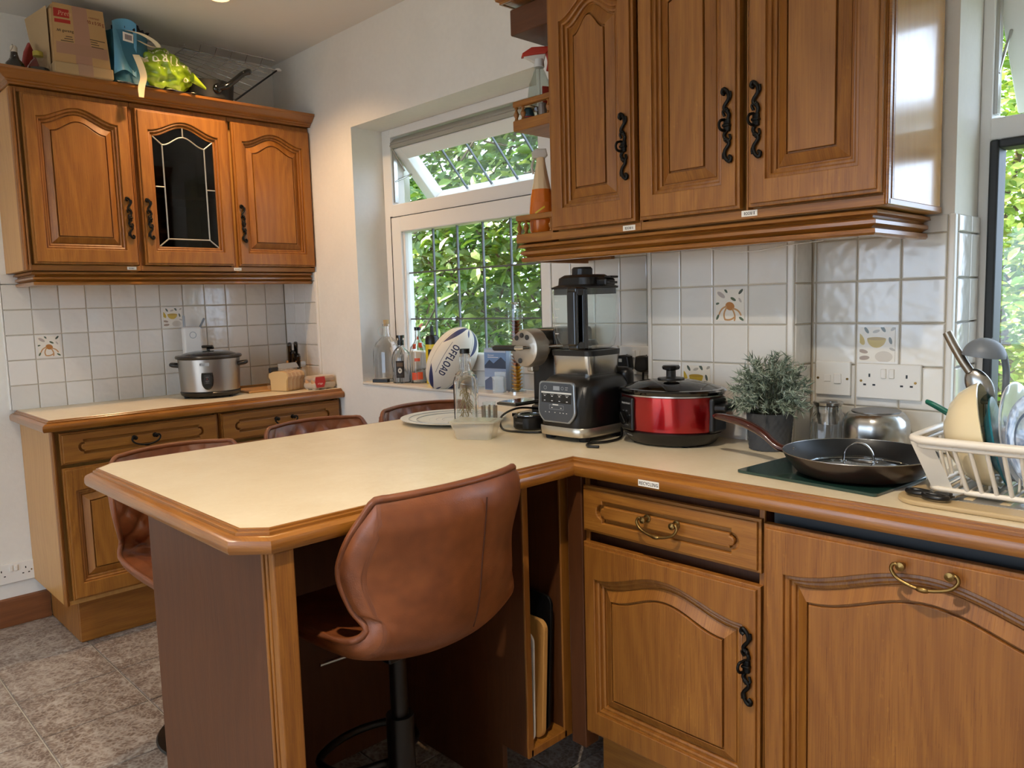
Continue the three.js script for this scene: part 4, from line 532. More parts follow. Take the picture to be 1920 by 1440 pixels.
{ const t = thing('bread_loaf', 'half loaf of sliced bread in a clear bag on the left worktop', 'bread', [0.325, TOP, 0.19], 0.35);
  const prof = shp([[-0.045, 0.002], [0.045, 0.002], [0.048, 0.05], [0.058, 0.066], [0.05, 0.083], [0.02, 0.09], [-0.03, 0.088], [-0.055, 0.078], [-0.056, 0.062], [-0.047, 0.05]]); for (let k = 0; k < 9; k++) mesh('slice', ext(prof, 0.0124, 0.0012, 1).translate(0, 0, -0.06 + 0.0125 * k), std(k % 2 ? 0xc79c62 : 0xd9b882, { roughness: 0.9 }), t);
  mesh('clear_bag', grid((u, v) => { const a = u * 2 * PI, n = 1 + 0.04 * noise3(Math.cos(a) * 3, v * 6, Math.sin(a) * 3); return [0.062 * n * Math.sign(Math.cos(a)) * Math.abs(Math.cos(a)) ** 0.5, Math.max(0.001, 0.047 + 0.047 * n * Math.sign(Math.sin(a)) * Math.abs(Math.sin(a)) ** 0.5), -0.068 + 0.125 * v]; }, 40, 12), phy(0xf4efe6, { transmission: 0.86, thickness: 0, roughness: 0.16, side: THREE.DoubleSide }), t, 'clear crinkled plastic'); mesh('bag_end', grid((u, v) => { const a = u * 2 * PI, r = 1 - 0.75 * v; return [0.06 * r * Math.cos(a), 0.004 + 0.04 * r * (1 + Math.sin(a)) * 0.5, -0.068 - 0.05 * v]; }, 24, 6), phy(0xe8d8d4, { transmission: 0.7, thickness: 0, roughness: 0.2, side: THREE.DoubleSide }), t); }
{ const t = thing('egg_box', 'open egg tray with red printed sleeve at the window end of the left worktop', 'egg box', [0.41, TOP, 0.07], PI / 2 + 0.1); const pulp = std(0xbdb09c, { roughness: 0.95 });
  mesh('tray', [bx(-0.06, 0.06, 0.004, 0.034, -0.045, 0.045, 0.012), ...[-0.04, 0, 0.04].flatMap((x) => [-0.022, 0.022].map((z) => cy(0.015, 0.02, 0, 0.024, x, z, 14)))], pulp, t); mesh('clear_lid', bx(-0.058, 0.058, 0.034, 0.062, -0.044, 0.044, 0.014), phy(0xe8dcc8, { transmission: 0.6, thickness: 0, roughness: 0.3 }), t); for (const x of [-0.04, 0, 0.04]) for (const z of [-0.022, 0.022]) mesh('egg', ball(0.019, x, 0.037, z, 1, 1.25, 1, 16), std(0xc99a6a, { roughness: 0.6 }), t);
  const s = mesh('printed_sleeve', ext(shp([[-0.02, -0.024], [0.02, -0.024], [0.028, 0.0], [0.024, 0.024], [-0.024, 0.024], [-0.028, 0]]), 0.002, 0.0004, 1), print(64, 64, (c) => { c.fillStyle = '#c9302c'; c.fillRect(0, 0, 64, 64); }, {}), t, 'red label'); s.position.set(-0.03, 0.036, 0.0455); mesh('print', card(0.034, 0.022, 0, -0.006, 0.0021), print(128, 80, (c) => { c.fillStyle = '#c9302c'; c.fillRect(0, 0, 128, 80); c.fillStyle = '#f0d8c8'; c.font = 'bold 34px sans-serif'; c.fillText('6 Eggs', 10, 54); }), s); }
tag(mesh('wooden_tray', grain([bx(0.06, 0.3, TOP, TOP + 0.008, 0.15, 0.36, 0.003), bx(0.06, 0.3, TOP + 0.008, TOP + 0.014, 0.15, 0.158, 0.002), bx(0.06, 0.068, TOP + 0.008, TOP + 0.014, 0.15, 0.36, 0.002)], 'z'), wood(veneer, { roughness: 0.5 })), 'thin pale wooden tray lying beside the rice cooker', 'tray');
// sockets and switches
function plate(label, pos, ry, w, h, kind) {
  const t = thing(kind === 'spur' ? 'fused_switch' : 'wall_socket', label, kind === 'spur' ? 'switch' : 'socket', pos, ry); mesh('faceplate', bx(-w / 2, w / 2, -h / 2, h / 2, 0, 0.01, 0.003), M.white, t); const pins = [], S = h / 0.086;
  if (kind !== 'spur') { for (const x of [-0.042, 0.042]) { for (const [px, py, a, b] of [[0, 0.014, 0.004, 0.008], [-0.011, -0.009, 0.0065, 0.0042], [0.011, -0.009, 0.0065, 0.0042]]) pins.push(bx(x * w / 0.146 + px * S - a / 2, x * w / 0.146 + px * S + a / 2, py * S - b / 2, py * S + b / 2, 0.009, 0.0104)); } mesh('pin_holes', pins, M.black, t); for (const x of [-0.009, 0.009]) mesh('rocker', bx(x - 0.006, x + 0.006, 0.008, 0.03, 0.008, 0.0145, 0.002), M.white, t); }
  else { mesh('rocker', bx(0.004, 0.022, -0.012, 0.012, 0.008, 0.014, 0.002), M.white, t); mesh('fuse_carrier', bx(-0.02, -0.004, -0.008, 0.008, 0.009, 0.0115, 0.001), M.white, t); }
  for (const s of [-1, 1]) mesh('screw', cy(0.003, 0.003, 0, 0.0015, 0, 0, 10).rotateX(PI / 2).translate(s * w * 0.42, 0, 0.0098), M.brass, t); return t;
}
plate('white double socket low on the wall beside the skirting board', [0.0, 0.212, 1.252], PI / 2, 0.146, 0.08, 'socket');
plate('white double socket on the tiles above the upturned steel pot', [2.89, 1.019, 0.01], 0, 0.145, 0.083, 'socket');
plate('white fused switch on the tiles beside the plant', [2.76, 1.021, 0.01], 0, 0.086, 0.083, 'spur');
plate('cream double socket with black plugs between blender and slow cooker', [2.168, 1.045, 0.01], 0, 0.125, 0.086, 'socket');
plate('cream switch plate behind the blender jug', [2.055, 1.045, 0.01], 0, 0.08, 0.086, 'spur');
const plugG = (() => { const s = new THREE.Shape(); s.moveTo(-0.02, 0.018); s.quadraticCurveTo(0, 0.026, 0.02, 0.018); s.lineTo(0.025, -0.016); s.quadraticCurveTo(0.018, -0.027, 0, -0.027); s.quadraticCurveTo(-0.018, -0.027, -0.025, -0.016); return flat(ext(s, 0.026, 0.005, 3)); })();
[[2.135, 'black plug with a small white label in the cream socket', 1], [2.201, 'plain black plug next to the tiled pier', 0]].forEach(([x, l, w]) => { const t = thing('power_plug', l, 'plug', [x, 1.04, 0.0206]); shared('plug_body', plugG, M.black, t); mesh('lead', tube([[0, -0.026, 0.012], [0.0, -0.06, 0.014], [0.012, -0.11, 0.03], [0.03, -0.15, 0.045], [0.06, -0.174, 0.06]], 0.0035, 24, 6), M.black, t); if (w) mesh('plug_label', card(0.012, 0.01, -0.008, 0.006, 0.026), M.paper, t); });
tag(mesh('loose_wire', tube([[2.5, 1.352, 0.2], [2.56, 1.338, 0.18], [2.62, 1.334, 0.16], [2.7, 1.345, 0.12], [2.76, 1.352, 0.08]], 0.0016, 30, 5), M.white), 'thin pale wire sagging below the right pelmet', 'wire');
// ---------- on the window sill ----------
M.thinGlass = phy(0xfbffff, { transmission: 1, thickness: 0, roughness: 0.015, ior: 1.5 });
const shellOf = (pts, t = 0.003) => [...pts, ...pts.slice(1).reverse().map(([r, y]) => [Math.max(r - t, 0.0005), Math.max(y, t + 0.002)]), [0, t + 0.002]];
M.solidGlass = phy(0xffffff, { transmission: 1, thickness: 0.004, roughness: 0.01, ior: 1.48, attenuationColor: new THREE.Color(0.82, 0.95, 0.97), attenuationDistance: 0.06 });
{ const t = thing('demijohn', 'large clear glass demijohn with cork and ear handle on the sill', 'bottle', [0.737, SILL, -0.082]); mesh('glass_body', lathe(shellOf([[0, 0.001], [0.058, 0.001], [0.063, 0.008], [0.063, 0.12], [0.06, 0.145], [0.048, 0.17], [0.03, 0.185], [0.017, 0.195], [0.0145, 0.215], [0.014, 0.24], [0.0165, 0.241], [0.0165, 0.25], [0.013, 0.25]]), 48), M.solidGlass, t); mesh('cork', cy(0.01, 0.0125, 0.24, 0.268, 0, 0, 18), std(0xc9a878, { roughness: 0.9 }), t); mesh('ear_handle', tube([[-0.013, 0.236, 0.004], [-0.03, 0.235, 0.014], [-0.037, 0.218, 0.018], [-0.028, 0.2, 0.014], [-0.016, 0.198, 0.006]], 0.004, 20, 8), M.thinGlass, t); }
{ const t = thing('spirit_bottle', 'clear spirit bottle with black stopper and dark label beside the demijohn', 'bottle', [0.858, SILL, -0.068], 0.75); mesh('glass_body', lathe(shellOf([[0, 0.001], [0.037, 0.001], [0.04, 0.006], [0.04, 0.11], [0.034, 0.13], [0.018, 0.148], [0.012, 0.155], [0.012, 0.18]]), 40), M.solidGlass, t); mesh('neck_wrap', cy(0.0135, 0.0135, 0.16, 0.182, 0, 0, 20), M.black, t); mesh('stopper', [cy(0.01, 0.01, 0.182, 0.192, 0, 0, 18), cy(0.0165, 0.0165, 0.191, 0.203, 0, 0, 20)], M.blackGloss, t);
  mesh('label', new THREE.CylinderGeometry(0.0405, 0.0405, 0.072, 24, 1, true, -0.45, 0.9).translate(0, 0.06, 0), print(128, 192, (c) => { c.fillStyle = '#2a221c'; c.fillRect(0, 0, 128, 192); c.fillStyle = '#6a523a'; c.fillRect(16, 20, 96, 44); c.fillStyle = '#d8d2c2'; c.beginPath(); c.arc(64, 110, 30, 0, 7); c.fill(); c.fillStyle = '#3b332a'; c.beginPath(); c.arc(62, 108, 10, 0, 7); c.fill(); c.fillRect(20, 156, 88, 12); }, { side: THREE.DoubleSide }), t, 'dark label with a pale round crest');
  mesh('plastic_tag', tube([[0.012, 0.165, 0.0], [-0.02, 0.14, 0.04], [-0.03, 0.1, 0.05], [-0.025, 0.05, 0.048]], 0.0014, 24, 5), M.black, t); }
{ const t = thing('patterned_bottle', 'clear bottle with red pattern and black cap on the sill', 'bottle', [0.925, SILL, -0.11], 0.75); mesh('glass_body', lathe(shellOf([[0, 0.001], [0.036, 0.001], [0.039, 0.006], [0.039, 0.13], [0.034, 0.15], [0.018, 0.172], [0.013, 0.185], [0.012, 0.225]]), 40), M.solidGlass, t); mesh('cap', cy(0.0145, 0.0145, 0.222, 0.236, 0, 0, 20), M.black, t); const red = std(0xd5532c, { roughness: 0.5 }); for (const [y, a, s] of [[0.155, -0.5, 0.8], [0.16, 0.5, 0.8], [0.19, 0.1, 0.5], [0.03, -0.4, 1.2], [0.032, 0.25, 1.2], [0.1, 0.0, 0.5]]) { const r = y > 0.18 ? 0.0135 : y > 0.14 ? 0.029 : 0.0395; mesh('red_motif', new THREE.CylinderGeometry(r - (y > 0.14 ? 0.004 : 0), r + 0.0004, 0.026 * s, 10, 1, true, a - 0.3, 0.6).translate(0, y, 0), red, t); } mesh('bow', [ball(0.006, 0.012, 0.238, 0.004), ball(0.005, 0.018, 0.246, 0.002)], std(0xd98a84), t); }
{ const t = thing('squeeze_bottle', 'yellow and black squeeze bottle behind the rugby ball', 'bottle', [1.012, SILL, -0.118]); mesh('body', lathe([[0, 0.001], [0.026, 0.001], [0.029, 0.005], [0.029, 0.165], [0.028, 0.17]], 28), phy(0xd9c21e, { roughness: 0.35 }), t); mesh('shoulder', lathe([[0.0292, 0.165], [0.0292, 0.19], [0.024, 0.2], [0.012, 0.203], [0, 0.203]], 28), M.black, t); mesh('nozzle', lathe([[0, 0.24], [0.006, 0.24], [0.007, 0.22], [0.009, 0.203]], 16), M.black, t); mesh('print', new THREE.CylinderGeometry(0.0294, 0.0294, 0.05, 20, 1, true, 0.2, 1.3).translate(0, 0.12, 0), std(0x1a1a18, { side: THREE.DoubleSide }), t); }
tag(mesh('black_case', bx(-0.036, 0.036, 0, 0.014, -0.012, 0.012, 0.002).rotateY(0.5).translate(0.762, SILL, -0.026), M.black), 'small flat black case in front of the demijohn', 'case');
{ const t = thing('rugby_ball', 'white and navy rugby ball lettered OFFLOAD leaning on the sill', 'ball', [1.205, SILL + 0.112, -0.062]);
  const tex = canvasTex(1024, 1024, (c) => { c.fillStyle = '#e4ddcc'; c.fillRect(0, 0, 1024, 1024); c.fillStyle = '#2e3560'; for (let k = 0; k < 4; k++) { const x = k * 256; for (const s of [0, 1]) { const Y = (y) => s ? 1024 - y : y; c.beginPath(); c.moveTo(x + 10, Y(0)); c.lineTo(x + 22, Y(140)); c.quadraticCurveTo(x + 20, Y(300), x + 8, Y(400)); c.quadraticCurveTo(x + 84, Y(300), x + 98, Y(150)); c.lineTo(x + 90, Y(0)); c.fill(); c.beginPath(); c.moveTo(x + 150, Y(0)); c.lineTo(x + 156, Y(120)); c.quadraticCurveTo(x + 170, Y(180), x + 196, Y(210)); c.quadraticCurveTo(x + 196, Y(140), x + 178, Y(90)); c.lineTo(x + 170, Y(0)); c.fill(); } c.fillStyle = '#8c8678'; c.fillRect(x + 254, 0, 3, 1024); c.fillStyle = '#2e3560'; }
    for (const x of [128, 640]) { c.save(); c.translate(x, 512); c.rotate(PI / 2); c.fillStyle = '#27294a'; c.font = 'bold 74px sans-serif'; c.textAlign = 'center'; c.fillText('OFFLOAD', 0, 24, 400); c.fillStyle = '#8d8a88'; c.fillRect(-170, 44, 340, 5); c.restore(); } });
  const b = mesh('ball', grid((u, v) => { const a = u * 2 * PI, th = PI * (1 - v), r = Math.sin(th) ** 0.92; return [0.089 * r * Math.cos(a), 0.136 * Math.cos(th), 0.089 * r * -Math.sin(a)]; }, 64, 40), phy(0xffffff, { map: tex, roughness: 0.5 }), t);
  const ax = V(0.37, 0.84, -0.36).normalize(); b.quaternion.setFromUnitVectors(V(0, 1, 0), ax).multiply(new THREE.Quaternion().setFromAxisAngle(V(0, 1, 0), 1.5)); }
{ const t = thing('leaflet_box', 'upright blue leaflet box with a mountain picture on the sill', 'box', [1.428, SILL, -0.1], 0.1); mesh('carton', bx(-0.055, 0.055, 0, 0.158, -0.015, 0.015, 0.001), std(0x8fa3bd, { roughness: 0.5 }), t); mesh('picture', card(0.106, 0.152, 0, 0.079, 0.0151), print(256, 368, (c, w, h) => { c.fillStyle = '#b7c3d6'; c.fillRect(0, 0, w, h); c.fillStyle = '#6f8fbb'; c.fillRect(0, 30, w, 120); c.fillStyle = '#38465c'; c.beginPath(); c.moveTo(0, 150); c.lineTo(60, 96); c.lineTo(110, 130); c.lineTo(200, 70); c.lineTo(256, 110); c.lineTo(256, 176); c.lineTo(0, 176); c.fill(); c.fillStyle = '#8ea2c2'; c.fillRect(0, 176, w, 80); c.fillStyle = '#5a6784'; c.beginPath(); c.moveTo(0, 368); c.lineTo(0, 290); c.lineTo(70, 250); c.lineTo(150, 310); c.lineTo(150, 368); c.fill(); c.fillStyle = '#e8e6e4'; c.font = '20px sans-serif'; c.fillText('Discover', 40, 62); c.fillRect(40, 72, 130, 5); }), t); }
tag(mesh('acrylic_holder', [bx(-0.022, 0.022, 0, 0.075, -0.011, -0.009), bx(-0.022, 0.022, 0, 0.06, 0.009, 0.011), bx(-0.022, 0.022, 0, 0.003, -0.011, 0.011), bx(-0.015, 0.015, 0.004, 0.05, -0.006, 0.006, 0.002)].map((g) => g.rotateY(0.4).translate(1.492, SILL, -0.045)), phy(0xe9eef0, { transmission: 0.75, thickness: 0, roughness: 0.1 })), 'small clear acrylic holder in front of the leaflet box', 'holder');
{ const t = thing('capsule_tower', 'tall clear tube of stacked copper coffee capsules on the sill', 'dispenser', [1.556, SILL, -0.075]); mesh('clear_tube', lathe([[0.0265, 0.002], [0.0265, 0.3]], 32), M.thinGlass, t); mesh('foot', cy(0.034, 0.034, 0, 0.006, 0, 0, 28), M.chrome, t); const cu = std(0x8a5430, { roughness: 0.3, metalness: 0.85 }), au = std(0xc79a22, { roughness: 0.35, metalness: 0.7 }), cap = flat(lathe([[0, 0], [0.0085, 0], [0.0115, 0.003], [0.0165, 0.0105], [0.0215, 0.0112], [0.0215, 0.0124], [0, 0.0124]], 20)); for (let k = 0; k < 20; k++) { shared('capsule', cap, k < 7 ? au : cu, t).position.y = 0.008 + k * 0.0128; } mesh('lid', lathe([[0, 0.31], [0.027, 0.305], [0.027, 0.298], [0, 0.298]], 28), M.thinGlass, t); mesh('knob', [cy(0.004, 0.004, 0.307, 0.32), ball(0.011, 0, 0.325, 0, 1.6, 0.5, 1)], M.chrome, t); }
// ---------- on the peninsula ----------
{ const t = thing('serving_plate', 'large grey white round plate with swirled rim under the decanter', 'plate', [1.69, TOP, 0.34]); mesh('plate_body', lathe([[0, 0.004], [0.1, 0.001], [0.11, 0.003], [0.165, 0.013], [0.168, 0.0155], [0.164, 0.0165], [0.11, 0.008], [0, 0.0065]], 64), phy(0xd9dbd8, { roughness: 0.3 }), t); for (let k = 0; k < 6; k++) mesh('swirl', new THREE.TorusGeometry(0.035 + k * 0.021, 0.0011, 5, 64).rotateX(PI / 2).translate(0.002 * Math.sin(k * 2), 0.0068 + (k > 3 ? (k - 3) * 0.0035 : 0), 0.002 * Math.cos(k)), std(0xb4bac0, { roughness: 0.4 }), t); }
{ const t = thing('glass_decanter', 'square cut glass decanter with black stopper holding dried stems', 'decanter', [1.768, TOP + 0.0075, 0.352], 0.78); const sq = (h, y, r = 0.012) => rrect(h * 2, h * 2, Math.min(r, h * 0.9));
  const dec = (k, dy) => grid((u, v) => { const a = u * 2 * PI, K = [[0, 0.0005, 0], [0.06, 0.034, 0.0], [0.1, 0.036, 0.006], [0.3, 0.0365, 0.06], [0.55, 0.0365, 0.125], [0.68, 0.03, 0.145], [0.75, 0.018, 0.155], [0.84, 0.015, 0.18], [0.92, 0.016, 0.198], [1, 0.011, 0.21]]; let i = 0; while (i < K.length - 2 && v > K[i + 1][0]) i++; let f = (v - K[i][0]) / (K[i + 1][0] - K[i][0]), r = lerp(K[i][1], K[i + 1][1], f), y = lerp(K[i][2], K[i + 1][2], f), sqr = y < 0.14 ? 1 / Math.max(Math.abs(Math.cos(a)), Math.abs(Math.sin(a))) * 0.98 : 1, fl = y > 0.145 ? 1 + 0.1 * Math.cos(8 * a) : 1; r = Math.max(r - k, 0.0004); y = Math.max(y, dy); return [r * Math.min(sqr, 1.3) * fl * Math.cos(a), 0.001 + y, r * Math.min(sqr, 1.3) * fl * Math.sin(a)]; }, 64, 48), orient = (g, sg) => { const p = g.attributes.position, n = g.attributes.normal; let d = 0; for (let q = 0; q < p.count; q++) d += p.getX(q) * n.getX(q) + p.getZ(q) * n.getZ(q); if (d * sg < 0) { const ix = g.index.array; for (let q = 0; q < ix.length; q += 3) { const w = ix[q]; ix[q] = ix[q + 1]; ix[q + 1] = w; } g.computeVertexNormals(); } return g; };
  mesh('glass_body', [orient(dec(0, 0), 1), orient(dec(0.0045, 0.008), -1)], M.solidGlass, t);
  for (const s of [-1, 1]) mesh('cut_facet', [bx(-0.026, -0.02, 0.02, 0.12, 0.034 * s, 0.0385 * s + 0.0001, 0.001), bx(0.02, 0.026, 0.02, 0.12, Math.min(0.034 * s, 0.0385 * s), Math.max(0.034 * s, 0.0385 * s), 0.001)].map((g) => g), M.thinGlass, t);
  mesh('stopper', cy(0.0155, 0.0155, 0.21, 0.224, 0, 0, 24), M.black, t); const st = []; for (let k = 0; k < 60; k++) { const a = rr(0, 6.3), r = rr(0, 0.026), y = rr(0.008, 0.09), b = rr(0, 6.3), l = rr(0.012, 0.028); st.push(tube([[r * Math.cos(a), y, r * Math.sin(a)], [r * Math.cos(a) * 0.8 + l * 0.3 * Math.cos(b), y + l * 0.6, r * Math.sin(a) * 0.8 + l * 0.3 * Math.sin(b)], [r * Math.cos(a) * 0.6, y + l, r * Math.sin(a) * 0.6]], 0.001, 5, 4)); } mesh('dried_stems', st, std(0xa89a6c, { roughness: 0.9 }), t).userData.kind = 'stuff'; }
{ const t = thing('shot_glass', 'small ribbed glass tumbler beside the decanter', 'glass', [1.818, TOP + 0.0105, 0.303]); mesh('glass_body', lathe([[0, 0.0005], [0.019, 0.0005], [0.0205, 0.003], [0.0215, 0.055], [0.0195, 0.055], [0.0185, 0.01], [0, 0.008]], 28), M.thinGlass, t); for (let k = 0; k < 8; k++) { const a = k * PI / 4; mesh('rib', rod([0.021 * Math.cos(a), 0.006, 0.021 * Math.sin(a)], [0.0218 * Math.cos(a), 0.044, 0.0218 * Math.sin(a)], 0.0035, 6), phy(0xcfc6bb, { transmission: 0.8, thickness: 0, roughness: 0.05 }), t); } }
{ const t = thing('plastic_tub', 'empty clear plastic takeaway tub on the peninsula worktop', 'tub', [1.985, TOP, 0.505], 0.5); const pm = phy(0xf4f1e8, { transmission: 0.75, thickness: 0, roughness: 0.25, side: THREE.DoubleSide }); const rr4 = (w, d, r, y) => (u) => { const s = rrect(w, d, r).getPoint(u % 1); return [s.x, y, s.y]; };
  const A = rr4(0.1, 0.066, 0.012, 0.0005), B = rr4(0.126, 0.092, 0.014, 0.046), C = rr4(0.136, 0.102, 0.016, 0.048); mesh('tub_walls', [grid((u, v) => { const a = A(u), b = B(u); return a.map((x, i) => lerp(x, b[i], v)); }, 64, 4), grid((u, v) => { const a = B(u), b = C(u); return a.map((x, i) => lerp(x, b[i], v)); }, 64, 2), new THREE.ShapeGeometry(rrect(0.1, 0.066, 0.012)).rotateX(-PI / 2).translate(0, 0.001, 0)], pm, t); mesh('lid', [ext(rrect(0.132, 0.098, 0.015), 0.003, 0.001, 1).rotateX(-PI / 2).translate(0, 0.047, 0), ext(rrect(0.1, 0.07, 0.012), 0.0015, 0.0005, 1).rotateX(-PI / 2).translate(0, 0.05, 0)], pm, t); }
// ---------- appliances along the window wall ----------
{ const t = thing('coffee_machine', 'black capsule coffee machine with round silver head and lever', 'coffee machine', [1.985, TOP, 0.18]);
  const sil = std(0xb5aea2, { roughness: 0.35, metalness: 0.75 });
  mesh('body', [bx(-0.05, 0.05, 0.03, 0.29, -0.12, 0.05, 0.012), bx(-0.05, 0.05, 0, 0.06, -0.12, 0.06, 0.008)], M.black, t);
  const head = mesh('round_head', lathe([[0, 0.135], [0.044, 0.135], [0.052, 0.131], [0.056, 0.122], [0.056, 0.085], [0.05, 0.08], [0.03, 0.078], [0.03, 0.04], [0, 0.04]], 56).rotateX(PI / 2), sil, t); head.position.set(0, 0.235, 0.0); for (const [x, y] of [[-0.024, 0.03], [-0.003, 0.038], [0.018, 0.032], [-0.012, -0.036]]) { mesh('button', cy(0.0075, 0.0075, 0, 0.002, 0, 0, 20).rotateX(PI / 2).translate(x, y, 0.1355), M.blackGloss, head); }
  mesh('spout', bx(-0.012, 0.012, 0.165, 0.185, 0.08, 0.11, 0.005), sil, t);
  mesh('lever', [rod([0.056, 0.238, 0.03], [0.02, 0.238, 0.16], 0.006), rod([0.022, 0.238, 0.156], [0.0, 0.238, 0.172], 0.0075)], M.chrome, t); mesh('lever_grip', [rod([0.004, 0.238, 0.17], [-0.064, 0.238, 0.186], 0.0085, 14), ball(0.0085, -0.064, 0.238, 0.186)], M.black, t);
  mesh('cup_support', [bx(-0.04, 0.04, 0.076, 0.084, 0.03, 0.21, 0.004)], M.blackGloss, t); mesh('cup_grid', [bx(-0.034, 0.034, 0.084, 0.0865, 0.1, 0.206, 0.002)], M.chrome, t); mesh('drip_tray', lathe([[0, 0.002], [0.048, 0.002], [0.052, 0.006], [0.052, 0.036], [0.048, 0.04], [0, 0.038]], 36).translate(0.005, 0, 0.115), M.black, t); mesh('drip_grid', new THREE.TorusGeometry(0.036, 0.003, 6, 32).rotateX(PI / 2).translate(0.005, 0.0405, 0.115), M.chrome, t);
  mesh('brand_print', new THREE.CylinderGeometry(0.0524, 0.0524, 0.012, 16, 1, true, -0.35, 0.9).translate(0.005, 0.022, 0.115), print(160, 32, (c) => { c.fillStyle = '#0b0b0c'; c.fillRect(0, 0, 160, 32); c.fillStyle = '#8d8d8d'; c.font = '20px sans-serif'; c.fillText('NESPRESSO', 12, 23, 136); }, { side: THREE.DoubleSide, roughness: 0.4 }), t); mesh('power_lead', tube([[0.03, 0.05, 0.06], [-0.02, 0.06, 0.15], [-0.05, 0.035, 0.185], [-0.03, 0.008, 0.2], [0.03, 0.004, 0.2], [0.09, 0.004, 0.17], [0.1, 0.004, 0.12]], 0.0032, 40, 7), M.black, t); }
tag(mesh('tablet', bx(-0.09, 0.09, 0, 0.012, -0.06, 0.06, 0.003).rotateY(0.1).translate(1.86, TOP, 0.1), M.blackGloss), 'flat black tablet lying behind the plate under the sill', 'tablet');
{ const t = thing('leaf_sprig', 'small green leaf sprig beside the coffee machine', 'plant', [1.895, TOP + 0.0125, 0.12]); for (const [a, l] of [[0, 0.06], [0.9, 0.045], [-0.7, 0.05]]) { const f = mesh('leaf', leafG.clone().scale(l * 0.8, l, l).rotateX(-1.1), std(0x6fae2c, { roughness: 0.5, side: THREE.DoubleSide }), t); f.rotation.y = a; } }
{ const t = thing('blender', 'black jug blender with glass jar and grey control panel', 'blender', [2.2, TOP, 0.3]);
  const sq = (w, d, y, e = 4) => (u) => { const a = u * 2 * PI, c = Math.cos(a), s = Math.sin(a), k = (Math.abs(c) ** e + Math.abs(s) ** e) ** (-1 / e); return [w * k * c, y, d * k * s]; };
  const loft = (rings, n = 64) => { const g = grid((u, v) => { const x = v * (rings.length - 1), i = Math.min(Math.floor(x), rings.length - 2), f = x - i, a = rings[i](u), b = rings[i + 1](u); return a.map((q, k) => lerp(q, b[k], f)); }, n, rings.length - 1); return toCreasedNormals(g, 0.7); };
  const off = (f, z) => (u) => { const p = f(u); return [p[0], p[1], p[2] + z]; };
  mesh('motor_base', loft([off(sq(0.0005, 0.0005, 0.01), 0), sq(0.08, 0.095, 0.01), sq(0.084, 0.1, 0.014), sq(0.086, 0.103, 0.04), sq(0.094, 0.108, 0.1), off(sq(0.094, 0.1, 0.145), -0.006), off(sq(0.086, 0.085, 0.162), -0.012), off(sq(0.07, 0.066, 0.17), -0.012), off(sq(0.0005, 0.0005, 0.17), -0.012)]), M.black, t); mesh('base_trim', loft([sq(0.0868, 0.1036, 0.014, 5), sq(0.0875, 0.1044, 0.016, 5), sq(0.0885, 0.1052, 0.036, 5), sq(0.0875, 0.1042, 0.038, 5)]), std(0xc9c2b2, { roughness: 0.3, metalness: 0.9 }), t, 'silver band'); for (const x of [-0.06, 0.06]) for (const z of [-0.06, 0.07]) mesh('foot', cy(0.014, 0.016, 0, 0.014, x, z, 14), M.rubber, t);
  const cp = new THREE.Group(); const sh = new THREE.Shape(); sh.moveTo(-0.062, 0.05); sh.quadraticCurveTo(-0.06, 0.057, -0.052, 0.058); sh.lineTo(0.052, 0.058); sh.quadraticCurveTo(0.06, 0.057, 0.062, 0.05); sh.lineTo(0.066, -0.02); sh.quadraticCurveTo(0.064, -0.036, 0.044, -0.05); sh.lineTo(-0.044, -0.05); sh.quadraticCurveTo(-0.064, -0.036, -0.066, -0.02);
  const panel = mesh('control_panel', ext(sh, 0.008, 0.002, 2), std(0x9aa0a4, { roughness: 0.3, metalness: 0.8 }), t); panel.position.set(0, 0.1, 0.1035); panel.rotation.x = -0.03; mesh('display_print', new THREE.ShapeGeometry(sh).scale(0.93, 0.93, 1).translate(0, 0.0003, 0.0082), (() => { const m = print(512, 448, (c, w, h) => { c.fillStyle = '#3e444b'; c.fillRect(0, 0, w, h); c.fillStyle = '#8d949b'; c.fillRect(210, 26, 100, 52); c.strokeStyle = '#b9bdc0'; c.lineWidth = 3; c.beginPath(); c.arc(84, 52, 22, 0, 7); c.stroke(); c.beginPath(); c.arc(352, 50, 18, 0, 7); c.stroke(); c.fillStyle = '#cfd0cc'; c.fillRect(20, 100, 472, 20); c.fillStyle = '#17181a'; c.fillRect(24, 126, 464, 110); c.fillStyle = '#d8d8d4'; for (let k = 0; k < 4; k++) { c.fillRect(62 + k * 116, 150, 26, 8); c.fillRect(62 + k * 116, 208, 26, 8); c.fillRect(46 + k * 116, 134, 60, 3); } c.strokeStyle = '#9aa0a6'; c.strokeRect(150, 264, 220, 52); c.fillRect(200, 252, 90, 12); c.fillRect(180, 292, 22, 8); c.fillRect(320, 292, 22, 8); for (const x of [80, 140, 230, 310, 360, 410]) c.fillRect(x, 352, 16, 8); c.font = '16px sans-serif'; c.fillText('START', 396, 44); c.fillText('STOP', 396, 70); }); m.map.wrapS = m.map.wrapT = THREE.ClampToEdgeWrapping; m.map.repeat.set(1 / 0.125, 1 / 0.102); m.map.offset.set(0.5, 0.455); m.roughness = 0.2; return m; })(), panel);
  mesh('steel_collar', loft([sq(0.0665, 0.0615, 0.168, 8), sq(0.0675, 0.0625, 0.17, 8), sq(0.07, 0.065, 0.222, 8), sq(0.064, 0.06, 0.224, 8)].map((f) => off(f, -0.012))), M.steel, t); mesh('jar_seat', loft([sq(0.06, 0.056, 0.22, 8), sq(0.0725, 0.067, 0.222, 8), sq(0.0735, 0.068, 0.236, 8), sq(0.06, 0.056, 0.238, 8)].map((f) => off(f, -0.012))), M.black, t);
